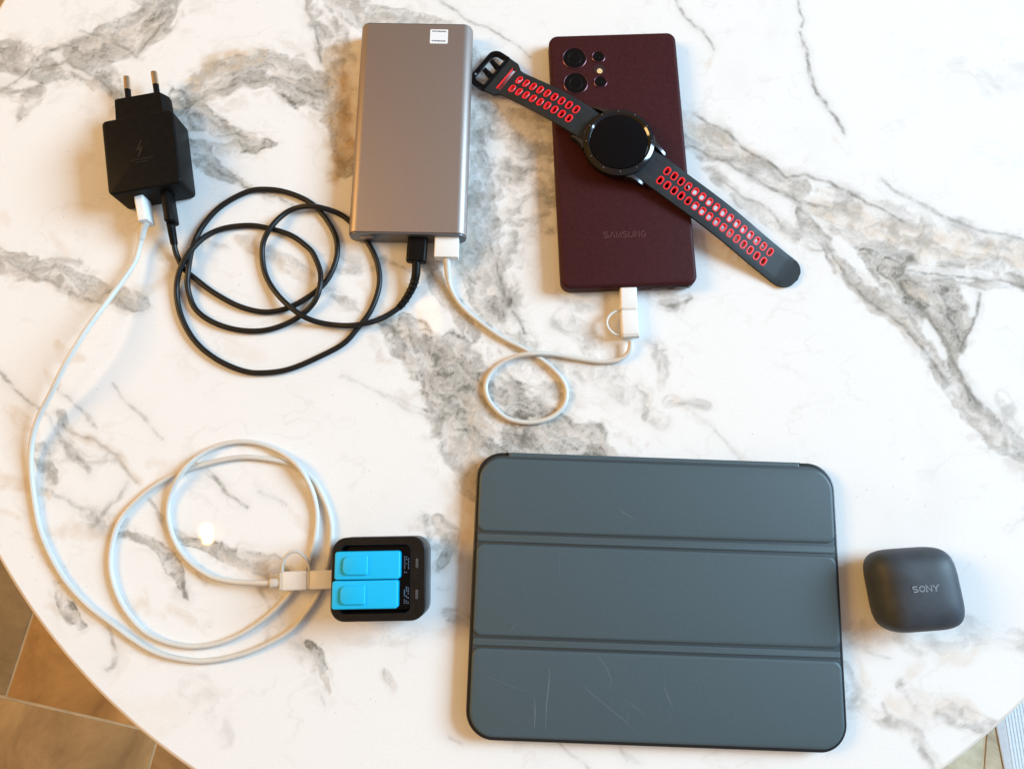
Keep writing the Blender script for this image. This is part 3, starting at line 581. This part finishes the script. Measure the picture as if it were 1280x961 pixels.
# double-ended tip at the battery charger
ZA = 8.0
def boxrod(x0, x1, y0, y1, z, a, c, r_=1.0):
    """box section rod between two photo points at height z; returns mesh builder, mid, angle"""
    A = at(x0, y0, z); B = at(x1, y1, z); L = np.linalg.norm(B-A); ang = math.atan2(B[1]-A[1], B[0]-A[0])-math.pi/2
    return MB().add(*bar(a, c, r_, 0, L, .35)), A, ang
g, A, an = boxrod(354.8, 385.2, 726, 724.6, ZA, 5.3, 3.1); g.obj('connector', M['white_plastic'], wl, tuple(A), (0, 0, an))
g, A, an = boxrod(389.2, 417, 724.4, 723.6, ZA, 5.2, 3.1); g.obj('adapter_tip', M['white_plastic'], wl, tuple(A), (0, 0, an))
g, A, an = boxrod(385.2, 389.4, 724.6, 724.4, ZA, 4.9, 2.8, .8); g.obj('joint_ring', M['white_cable'], wl, tuple(A), (0, 0, an))
g, A, an = boxrod(351, 355, 726.2, 726, ZA, 5.0, 2.9, .8); g.obj('joint_ring', M['white_cable'], wl, tuple(A), (0, 0, an))
g, A, an = boxrod(338.5, 351.5, 729, 727.5, ZA, 2.7, 2.4, 2.2); g.obj('strain_relief', M['white_cable'], wl, tuple(A), (0, 0, an))
lp = [at(353, 720, 8), at(353, 708, 9), at(355.5, 698, 10), at(362, 690.5, 11), at(371, 689, 11), at(379, 694, 10.5), at(385, 703, 9.5), at(387.3, 713, 9), at(387.5, 719, 8)]
MB().add(*tube(catmull(lp, 1.2), 0.95, 10)).obj('tether_loop', M['white_cable'], wl, sharp=80)

# ------------------------------------------------------------------ short white cable
CS = [(559,328),(559.5,344),(565,364),(578,384),(601.5,404),(628,422.5),(655,436),(679,451),(699,469.6),(708,488),(704,508),(686,523),(658.6,528),(632,521.7),(612,502),(607,481),(618,461),(642,446.5),(668.7,441.7),(692,442.8),(719,447.8),(749,452),(773,450),(786,440),(788.5,426)]
ws = thing('short_white_cable', 'short white USB cable with one small loop from the power bank to the phone', 'cable')
SR = 1.55
pts_ = lay(CS, SR, ((7.4, 22), (5.2, 22)))
MB().add(*tube(pts_, SR)).obj('cord', M['white_cable'], ws, sharp=80)
e = at(559, 304, 7.4)
g = MB().add(*bar(7.6, 3.6, .9, -14.2, 0, .4)); plug(ws, g, 'connector', M['white_plastic'], (e[0], PB[1]-73.9, 7.6), R(-1))
g = MB().add(*bar(5.9, 2.2, .4, 0, 3, .1)); plug(ws, g, 'metal_shell', M['steel'], (e[0], PB[1]-74.4, 7.6), R(-1))
MB().add(*tube([np.array([e[0], PB[1]-73.9-13.8, 7.4]), pts_[1], pts_[6]], lambda t: 2.4-.4*t)).obj('strain_relief', M['white_cable'], ws)
ZB = 5.3
g, A, an = boxrod(787.5, 785.5, 418.5, 389.5, ZB, 5.2, 3.0); g.obj('connector', M['white_plastic'], ws, tuple(A), (0, 0, an))
g, A, an = boxrod(785.5, 784.8, 387.3, 360, ZB, 5.2, 2.9); g.obj('adapter_tip', M['white_plastic'], ws, tuple(A), (0, 0, an))
g, A, an = boxrod(785.5, 785.4, 389.8, 387, ZB, 4.9, 2.6, .8); g.obj('joint_ring', M['white_cable'], ws, tuple(A), (0, 0, an))
g, A, an = boxrod(788, 787.5, 422.5, 418, ZB, 5.5, 3.0, .9); g.obj('joint_ring', M['white_cable'], ws, tuple(A), (0, 0, an))
lp = [at(777, 388.5, 5), at(769, 389.5, 5.5), at(761.5, 394.5, 6), at(758.3, 402, 6), at(760, 410, 6), at(767, 417, 5.5), at(777, 420.5, 5)]
MB().add(*tube(catmull(lp, 1.2), 0.95, 10)).obj('tether_loop', M['white_cable'], ws, sharp=80)

# ------------------------------------------------------------------ battery charger with two blue batteries
BC = (-73.7, -28.2); ba = R(1.0)
bc = thing('battery_charger', 'black rounded square battery charger box with open tray, next to white coil', 'battery charger', (*BC, 0), ba)
MB().add(*slab(26.3, 22.7, 8.2, 0, 13, 1.5, .4, 8, 3)).obj('base', M['charger_grey'], bc)
# upper housing with a tray opening
O_ = rr4(-26.1, 26.1, -22.5, 22.5, (8,)*4, 8); O2 = rr4(-25.3, 25.3, -21.7, 21.7, (7.4,)*4, 8); I_ = rr4(-21.6, 17.9, -18.6, 18.4, (3.5,)*4, 8); I2 = rr4(-21.3, 17.6, -18.3, 18.1, (3.2,)*4, 8)
rings = [[(x, y, 13.3) for x, y in O2], [(x, y, 13.3) for x, y in O_], [(x, y, 24.2) for x, y in O_], [(x, y, 25) for x, y in O2], [(x, y, 25.0) for x, y in I_], [(x, y, 24.6) for x, y in I2], [(x, y, 18.5) for x, y in I2], [(x, y, 18.5) for x, y in [(p[0]*.2, p[1]*.2) for p in I2]]]
v, f = loft(rings, cap=False); n_ = len(O_); f.append(tuple(range(7*n_, 8*n_)))
MB().add(v, f).obj('housing', M['charger_dark'], bc)
MB().add(*slab4(-21.1, 17.4, -18.1, 17.9, (3,)*4, 18.5, 19.2, .1, .2)).obj('tray_floor', M['black_gloss'], bc)
for y_ in (8.0, -8.6): MB().add(*slab(.7, 2.6, .6, 24.9, 25.25, .1, .15, cx=21.2, cy=y_)).obj('indicator_window', M['charger_grey'], bc)
rs = random.Random(9); fp = MB()
for yc in (7.0, -9.5):
    for col_ in range(3):
        y_ = yc-4.5
        while y_ < yc+4.5:
            h = rs.uniform(.5, 1.3)
            if rs.random() < .62: fp.add(*slab(.28, h/2, .05, 19.25, 19.32, .01, .01, 2, 1, cx=13.6+col_*1.1, cy=y_+h/2))
            y_ += h+.35
fp.obj('fine_print', M['white_print'], bc)
def battery(label, y0, x0):
    t = thing('battery', label, 'battery', (BC[0]+x0, BC[1]+y0, 0), ba, 'blue batteries in the charger tray')
    MB().add(*slab(18.0, 7.55, 1.6, 19.3, 27.2, .6, .7, 6, 4)).obj('battery_body', M['cyan'], t)
    MB().add(*slab4(-13.2, .4, -5.0, 5.0, (.7, .7, 3.0, 3.0), 27.1, 28.5, .1, .5, 6, 3)).obj('grip_tab', M['cyan'], t)
battery('bright blue battery in upper half of the black charger tray', 7.3, -6.0)
battery('bright blue battery in lower half of the tray, set slightly further left', -8.3, -6.8)

# ------------------------------------------------------------------ tablet in folio cover
TB = (82.2, -39.4); tba = R(-2.0)
tb = thing('tablet', 'large tablet closed in a dark slate blue three-fold cover with light scratches', 'tablet', (*TB, 0), tba)
def tl(px, py, z=9.0):
    q = T(float(px), float(py), z)-np.array(TB); c, s = math.cos(-tba), math.sin(-tba); return (c*q[0]-s*q[1], s*q[0]+c*q[1])
ax, by = 105.6, 79.4
MB().add(*slab(ax, by, 15.5, 0, 7.6, 2.4, .8, 12, 4)).obj('back_shell', M['shell_black'], tb)
MB().add(*slab(ax-2.0, by-2.0, 13.8, 7.4, 8.1, .1, .3, 12, 3)).obj('cover_sheet', M['slate_groove'], tb)
MB().add(*slab4(-ax+18.5, ax-20, by-3.4, by+.25, (.8, .8, .8, .8), 1.6, 8.4, .4, 1.5, 4, 4)).obj('spine', M['slate_cover'], tb)
g1a = tl(820, 672)[1]; g1b = tl(820, 686.5)[1]; g2a = tl(820, 803)[1]; g2b = tl(820, 817)[1]
X0, X1 = -ax+2.0, ax-1.8
def panel(y0, y1, r4):
    rings = []
    for i, z in ((0, 7.9), (0, 8.35), (.35, 8.75), (.9, 9.0), (1.8, 9.1)):
        rings.append([(x, y, z) for x, y in rr4(X0+i, X1-i, y0+i, y1-i, [max(r_-i, .1) for r_ in r4], 10)])
    MB().add(*loft(rings)).obj('cover_panel', M['slate_cover'], tb)
panel(g1a+.4, by-3.6, (4.5, 12.5, 12.5, 4.5)); panel(g2a+.4, g1b-.4, (4.5,)*4); panel(-by+2.0, g2b-.4, (13.5, 4.5, 4.5, 13.5))
hb = MB()
for (a_, b_) in ((g1b, g1a), (g2b, g2a)):
    hb.add(*slab4(-ax+2.3, ax-2.1, a_+1.1, b_-1.1, (1, 1, 1, 1), 7.9, 8.75, .1, .5, 3, 3))
hb.obj('hinge_fold', M['slate_cover'], tb)
def scr(pl, wd=.16):
    q = [(*tl(px, py, 9.1), wd*(.35 if i in (0, len(pl)-1) else 1)) for i, (px, py) in enumerate(pl)]; return ribbon(q, wd, 9.09, 9.125)
for pl, wd in (([(774,636),(780,641),(787,645),(795,648)], .28), ([(745,815),(752,825),(760,838),(764,849),(762,862)], .22), ([(723,850),(740,867),(760,883),(778,898),(793,913)], .2), ([(687,835),(686,855),(683,880),(682,912)], .45), ([(668,872),(669,890),(668,910)], .5),
               ([(784,905),(786,895),(783,890)], .15), ([(780,873),(795,884),(808,895)], .18), ([(645,780),(640,786),(637,792)], .2), ([(718,619),(724,621)], .2), ([(608,845),(625,851),(640,858),(660,864)], .12), ([(700,690),(699,720)], .3),
               ([(862,849),(872,850)], .2), ([(930,760),(944,772)], .1), ([(880,700),(892,690)], .1), ([(985,640),(990,655)], .1), ([(800,835),(804,837)], .3), ([(829,855),(835,870),(841,884)], .35), ([(818,705),(822,712)], .2), ([(905,905),(920,898)], .15), ([(690,745),(697,738)], .15), ([(752,690),(765,693)], .12), ([(655,730),(659,748)], .2)):
    MB().add(*scr(pl, wd)).obj('scratch', M['scratch'], tb)
for (px, py, w_) in ((634, 565.5, 1.6), (997, 579.5, 1.6)):
    x, y = tl(px, py, 6); MB().add(*slab(1.0, .7, .5, 5.2, 7.9, .2, .5, 3, 3, cx=x, cy=by-.55)).obj('corner_clip', M['black_gloss'], tb)

# ------------------------------------------------------------------ earbud case
ea = R(4.0)
EL = at(1078, 735, 11); ER = at(1206, 745, 19); EC = ((EL[0]+ER[0])/2, (at(1143, 684.5, 18)[1]+at(1150, 788, 13)[1])/2)
eb = thing('earbud_case', 'small dark grey pillow shaped earbud case with silver lettering, right of the tablet', 'earbud case', (*EC, 0), ea)
EA = (ER[0]-EL[0])/2; EB = (at(1143, 684.5, 18)[1]-at(1150, 788, 13)[1])/2
rings = []; hh = 30.0; n = 72
for k in range(0, 25):
    t = -math.pi/2+math.pi*k/24
    ez = abs(math.sin(t))**.80*(1 if t > 0 else -1); er = max(abs(math.cos(t)), 1e-3)**.60
    z = hh/2+hh/2*ez; ring = []
    for i in range(n):
        a_ = 2*math.pi*i/n; p = 2/4.5; cx_ = abs(math.cos(a_))**p*math.copysign(1, math.cos(a_)); cy_ = abs(math.sin(a_))**p*math.copysign(1, math.sin(a_))
        ex = er*(1 if True else 1)
        x = (EA-2.5)*cx_*er; y = EB*cy_*er; x += -.035*y
        ring.append((x, y, z))
    rings.append(ring)
MB().add(*loft(rings)).obj('case_shell', M['ear_case'], eb, sharp=80)
x = at(1157, 735.5, hh)
q = (x[0]-EC[0], x[1]-EC[1]); c, s = math.cos(-ea), math.sin(-ea)
letters('SONY', 3.0, 3.3, .45, .62, hh-.10, .16, serif=True).obj('wordmark', M['silver_print'], eb, (c*q[0]-s*q[1], s*q[0]+c*q[1], 0))

# ------------------------------------------------------------------ smartwatch lying across the phone
WX, WY = 67.6, 238.0; wang = R(-37.0)
wt = thing('smartwatch', 'round black smartwatch with open black strap full of red rimmed holes, lying across the phone', 'smartwatch', (WX, WY, HZ), wang)
def wl_(px, py, z):                                        # photo point at world height z -> watch frame (x, y)
    q = T(float(px), float(py), z)-np.array([WX, WY]); c, s = math.cos(-wang), math.sin(-wang); return (c*q[0]-s*q[1], s*q[0]+c*q[1])
MB().add(*lathe([(12, .4), (17, .6), (21.4, 2.6), (22.4, 4.5), (22.4, 7.6), (21.8, 8.4), (15, 8.4)], 96)).obj('watch_case', M['watch_case'], wt)
MB().add(*lathe([(22.3, 8.0), (22.8, 8.6), (22.75, 9.3), (22.2, 9.9), (21.9, 10.0), (19.9, 11.0), (19.6, 11.0), (18.3, 9.9), (18.3, 8.0)], 120, closed=True)).obj('bezel', M['watch_bezel'], wt, sharp=25)
MB().add(*lathe([(18.35, 8.3), (18.35, 10.0), (18.0, 10.15), (5, 10.15)], 96)).obj('screen', M['black_gloss'], wt)
mk = MB()
for k in range(12):
    a_ = R(30*k+7); c, s = math.cos(a_), math.sin(a_)
    v, f = slab(.55 if k % 3 else .9, .16, .1, 10.86, 10.98, .01, .01, 2, 1); mk.add([(20.6*c+x*c-y*s, 20.6*s+x*s+y*c, z-.25) for x, y, z in v], f)
mk.obj('bezel_marks', M['silver_print'], wt)
for a_ in (60, 12+8):
    c, s = math.cos(R(a_+20)), math.sin(R(a_+20))
    v, f = bar(3.0, 1.2, 1.1, 21.8, 24.0, .4, cz=5.6)
    MB().add([(x*s+y*c, -x*c+y*s, z) for x, y, z in v], f).obj('button', M['lug_metal'], wt)
for sx_ in (-1, 1):
    for sy_ in (-1, 1):
        rings = []
        for (x, y, z, hw, hh_) in ((16.0, 14.6, 6.2, 2.6, 2.0), (20.0, 13.3, 6.2, 1.9, 2.0), (24.0, 12.8, 5.4, 1.35, 1.9), (27.5, 12.5, 4.2, 1.15, 1.6), (28.3, 12.4, 3.8, .8, 1.0)):
            rings.append([(sx_*x, sy_*(y-hw), z-hh_), (sx_*x, sy_*(y+hw), z-hh_), (sx_*x, sy_*(y+hw*.7), z+hh_), (sx_*x, sy_*(y-hw*.7), z+hh_)])
        MB().add(*loft(rings)).obj('lug', M['lug_metal'], wt)
# strap halves as bent sheets with real holes
def obround(a, b, n=24, cx=0, cy=0):
    """a half width (x), b half length (y)"""
    o = []
    for i in range(n):
        t = 2*math.pi*i/n; c, s = math.cos(t), math.sin(t); o.append((cx+a*c, cy+(b-a)*(0 if abs(s) < 1e-6 else math.copysign(1, s))+a*s))
    return o
HA, HB = 1.62, 2.65; TS = 2.3
def strap(name, sgn, x_start, holes, pitch, x_end, width, zf, tip):
    """sheet along +x*sgn from x_start; holes = x of the hole columns (two rows at +-3.9)"""
    verts = {}; V = []; F = []
    def vid(x, y):
        k = (round(x, 3), round(y, 3))
        if k not in verts: verts[k] = len(V); V.append(k)
        return verts[k]
    NS = 6; h0 = min(holes)-pitch/2; h1 = max(holes)+pitch/2; yc = 3.9
    xs = list(np.linspace(x_start, h0, max(2, int((h0-x_start)/1.5)+1)))[:-1]; nh = len(holes)
    hx = [h0+(h1-h0)*i/(nh*NS) for i in range(nh*NS+1)]
    xe = list(np.linspace(h1, x_end, max(2, int((x_end-h1)/1.0)+1)))[1:]
    ys = [2*yc*(j/NS)-2*yc for j in range(NS)]+[2*yc*(j/NS) for j in range(NS+1)]
    my = [1.0, ]
    def col_quads(xa, xb, yl):
        for a, b in zip(yl[:-1], yl[1:]): F.append((vid(xa, a), vid(xb, a), vid(xb, b), vid(xa, b)))
    allx = xs+hx+xe
    for xa, xb in zip(allx[:-1], allx[1:]):
        if not (xa >= h0-1e-6 and xb <= h1+1e-6): col_quads(xa, xb, ys)
        for sg in (-1, 1):
            a, b = sg*2*yc, sg*100.0
            q = [vid(xa, a), vid(xb, a), vid(xb, b), vid(xa, b)]; F.append(tuple(q if sg > 0 else q[::-1]))
    for hc in range(nh):
        xa = hx[hc*NS]; xb = hx[(hc+1)*NS]; cx = (xa+xb)/2
        for sy in (-1, 1):
            cy = sy*yc; rect = []
            X = hx[hc*NS:(hc+1)*NS+1]; Y = [cy-yc+2*yc*j/NS for j in range(NS+1)]
            rect = [(X[-1], y) for y in Y[3:]]+[(x, Y[-1]) for x in X[::-1][1:]]+[(X[0], y) for y in Y[::-1][1:]]+[(x, Y[0]) for x in X[1:]]+[(X[-1], y) for y in Y[1:3]]
            ob = []
            for (rx_, ry_) in rect:
                t = math.atan2((ry_-cy)/yc*1.0, (rx_-cx)/(pitch/2)); c, s = math.cos(t), math.sin(t)
                ob.append((cx+HA*c, cy+(HB-HA)*max(-1, min(1, s*1.8))+HA*s))
            m_ = len(rect)
            for i in range(m_):
                j = (i+1) % m_; F.append((vid(*rect[i]), vid(*rect[j]), vid(*ob[j]), vid(*ob[i])))
    # real coordinates
    def fold(x, y):
        W = width(x)
        if abs(y) > 50: y = math.copysign(W, y)
        k = 1.0
        if tip:
            d = x-(x_end-W)
            if d > 0: k = math.sqrt(max(0, 1-(d/W)**2.0))**.9
        return y*k
    V2 = [(x, fold(x, y)) for x, y in V]
    n_ = len(V2)
    def zz(x, y, s):
        e_ = width(x)-abs(y); ed = .45 if e_ < .3 else 0
        return zf(x)+s*(TS/2-(ed if s > 0 else 0))
    VV = [(sgn*x, y, zz(x, y, 1)) for x, y in V2]+[(sgn*x, y, zz(x, y, -1)) for x, y in V2]
    cnt = {}
    for q in F:
        for i in range(4):
            e_ = (q[i], q[(i+1) % 4]); cnt[e_] = cnt.get(e_, 0)+1
    FF = list(F)+[tuple(i+n_ for i in q[::-1]) for q in F]
    for (a, b) in cnt:
        if (b, a) not in cnt: FF.append((b, a, a+n_, b+n_))
    return VV, FF, (lambda x: math.atan2(zf(x+.5)-zf(x-.5), 1.0))
def interp(tab): xs_ = [a for a, b in tab]; zs_ = [b for a, b in tab]; return lambda x: float(np.interp(x, xs_, zs_))
def smoothz(tab):
    P = catmull([(a, b, 0) for a, b in tab], 1.0); xs_ = [p[0] for p in P]; zs_ = [p[1] for p in P]; return lambda x: float(np.interp(x, xs_, zs_))
WZ = HZ
# right half: long, falls from the lugs over the phone's edge to the table
zr = smoothz([(14, 5.6), (24, 5.2), (36, 4.6), (50, 3.4), (65, 2.3), (80, .6), (95, -2.2), (110, -5.6), (125, -8.4), (132, -9.2), (145, -9.3)])
def hx_from(px, py, zf, sgn, n=4):
    x = 60.0
    for _ in range(6): x = sgn*wl_(px, py, WZ+zf(x))[0]
    return x
r0 = hx_from((834.6+824.6)/2, (213.5+226.5)/2, zr, 1); r1 = hx_from((963+953)/2, (314+327)/2, zr, 1)
pitR = (r1-r0)/15; holesR = [r0+pitR*i for i in range(16)]
xtip = hx_from(994, 354, zr, 1)
wr = interp([(20, 10.8), (30, 10.9), (60, 10.8), (150, 10.6)])
v, f, slp = strap('strap', 1, 19.5, holesR, pitR, xtip, wr, zr, True)
red = None
def eyelets(parent, holes, sgn, zf, slp):
    global red
    for x in holes:
        for y in (-3.9, 3.9):
            if red is None:
                o1 = obround(HA+.44, HB+.44); o2 = obround(HA+.25, HB+.25); i1 = obround(HA-.36, HB-.36); i2 = obround(HA-.46, HB-.46)
                rings = [[(a, b, TS/2+.0) for a, b in o1], [(a, b, TS/2+.22) for a, b in o2], [(a, b, TS/2+.22) for a, b in i1], [(a, b, TS/2-.1) for a, b in i2], [(a, b, -TS/2-.03) for a, b in i2], [(a, b, -TS/2-.03) for a, b in obround(HA-.02, HB-.02)], [(a, b, TS/2-.1) for a, b in obround(HA-.02, HB-.02)]]
                red = mesh('hole_rim', *loft(rings, closed=True)); 
            obj('hole_rim', red, M['red_rubber'], parent, (sgn*x, y, zf(x)), (0, -sgn*slp(x), 0))
sR = MB().add(v, f).obj('strap', M['rubber'], wt, sharp=40); sR['label'] = 'longer strap half with a rounded tip'; eyelets(sR, holesR, 1, zr, slp)
# left half: shorter, ends in a flared keeper with an open buckle frame
zl = smoothz([(14, 5.6), (24, 5.4), (36, 4.9), (48, 3.6), (60, 1.2), (72, -2.0), (82, -4.6), (95, -6.4), (115, -7.4)])
l0 = hx_from((724.6+714.7)/2, (133+145)/2, zl, -1); l1 = hx_from((658.4+649)/2, (91+102.3)/2, zl, -1)
pitL = (l1-l0)/8; holesL = [l0+pitL*i for i in range(9)]
xn = hx_from(646.5, 93.5, zl, -1)                           # neck where the flare begins
xk = hx_from(628, 84, zl, -1)+1.5
flare = interp([(19, 10.6), (30, 10.8), (xn-3, 10.4), (xn-.5, 10.8), (xn+2, 12.6), (xn+4, 13.9), (xk-1, 14.4), (200, 14.4)])
v, f, slp = strap('strap', -1, 19.5, holesL, pitL, max(holesL)+pitL/2+2.2, flare, zl, False)
sL = MB().add(v, f).obj('strap', M['rubber'], wt, sharp=40); sL['label'] = 'shorter strap half ending in a flared keeper and open buckle'; eyelets(sL, holesL, -1, zl, slp)
x_a = max(holesL)+pitL/2+2.2
# keeper: plate with a lengthwise slot, lined in red
def plate(x0, x1, y0f, y1f, zf, t, nx=10, ny=8):
    V = []; F = []
    for s in (1, -1):
        for i in range(nx+1):
            x = x0+(x1-x0)*i/nx
            for j in range(ny+1): y = y0f(x)+(y1f(x)-y0f(x))*j/ny; V.append((-x, y, zf(x)+s*t/2))
    n1 = (nx+1)*(ny+1)
    for i in range(nx):
        for j in range(ny):
            a = i*(ny+1)+j; F.append((a, a+1, a+ny+2, a+ny+1)); F.append((n1+a, n1+a+ny+1, n1+a+ny+2, n1+a+1))
    for i in range(nx):
        for j in (0, ny): a = i*(ny+1)+j; F.append((a, a+ny+1, n1+a+ny+1, n1+a))
    for j in range(ny):
        for i in (0, nx): a = i*(ny+1)+j; F.append((a, a+1, n1+a+1, n1+a))
    return V, F
slot0, slot1 = x_a+1.4, x_a+4.6; HW = 9.2
kp = MB()
def bd(s): return lambda x: s*flare(x)
kp.add(*plate(x_a-.02, slot0, bd(-1), bd(1), zl, TS-.02, 3)); kp.add(*plate(slot1, x_a+13.0, bd(-1), lambda x: flare(x), zl, TS-.02, 6))
kp.add(*plate(slot0, slot1, bd(-1), lambda x: -HW, zl, TS-.04, 3)); kp.add(*plate(slot0, slot1, lambda x: HW, bd(1), zl, TS-.04, 3))
ko = kp.obj('keeper', M['rubber'], sL)
MB().add(*plate(slot1-.5, slot1+.03, lambda x: -HW-.03, lambda x: HW+.03, zl, TS+.1, 2)).obj('slot_lining', M['red_rubber'], ko)
MB().add(*plate(slot0-.03, slot0+.15, lambda x: -HW-.03, lambda x: HW+.03, zl, TS+.1, 2)).obj('slot_lining', M['red_rubber'], ko)
# buckle frame: rounded loop with thick rim
xb0 = x_a+12.0; xb1 = hx_from(602, 83, zl, -1)+1.5
Oo = rr4(-xb1, -xb0+2, -15.0, 15.0, (2, 2, 6.5, 6.5), 8); Oi = rr4(-xb1+2.9, -xb0-.0, -11.6, 11.6, (1, 1, 3.5, 3.5), 8)
zb = zl(xb0)
Ot = rr4(-xb1+.8, -xb0+1.6, -14.3, 14.3, (1.6, 1.6, 6, 6), 8); Oit = rr4(-xb1+2.2, -xb0+.3, -12.2, 12.2, (1.4, 1.4, 4, 4), 8)
def tz(x): return zl(-x)
rings = [[(x, y, tz(x)-1.5) for x, y in Oo], [(x, y, tz(x)+.9) for x, y in Oo], [(x, y, tz(x)+1.7) for x, y in Ot], [(x, y, tz(x)+1.7) for x, y in Oit], [(x, y, tz(x)+1.0) for x, y in Oi], [(x, y, tz(x)-1.5) for x, y in Oi]]
bk = MB().add(*loft(rings, closed=True)).obj('buckle', M['black_gloss'], sL)
for y_ in (-3.9, 3.9):
    pr = [(-xb0-0.5, y_, zb+.4), (-xb0-3.0, y_+.3, zb+.9), (-xb0-5.6, y_+.6, zb+1.7), (-xb0-7.2, y_+.7, zb+2.6)]
    MB().add(*tube(catmull(pr, .8), lambda t: 2.2-.7*t, 12)).obj('prong', M['black_gloss'], bk)

# ------------------------------------------------------------------ hanging lamps whose bulbs mirror in the table top
def bulb(px, py, h, label, power, ww, hh_):
    P0 = T(float(px), float(py)); B = P0+P0*h/CAMH
    t = thing('pendant_lamp', label, 'lamp', (B[0], B[1], h), 0, 'hanging filament bulbs above the table')
    em = bpy.data.materials.new('filament'); em.use_nodes = True; b = em.node_tree.nodes['Principled BSDF']; b.inputs['Base Color'].default_value = (1, .8, .5, 1)
    b.inputs['Emission Color'].default_value = (1, .52, .14, 1); b.inputs['Emission Strength'].default_value = power
    a = math.atan2(-P0[1], -P0[0])
    MB().add(*slab(ww/2, hh_/2, ww*.35, -8, 8, 3, 3)).obj('filament', em, t, rot=(0, 0, R(12)))
    MB().add(*lathe([(16, 60), (18, 66), (18, 100), (8, 108), (2.5, 112), (2.5, 600)], 32)).obj('socket', M['iron'], t)
    MB().add(*tube([(4, 0, 5), (6, 0, 60)], .8)).obj('filament_support', M['iron'], t)
bulb(258.5, 667, 1050, 'hanging filament bulb mirrored as a bright spot inside the white coil', 230, 13, 38)
bulb(536, 395, 1050, 'hanging filament bulb mirrored faintly below the power bank', 3.2, 50, 80)
print('scene built', len(bpy.data.objects))
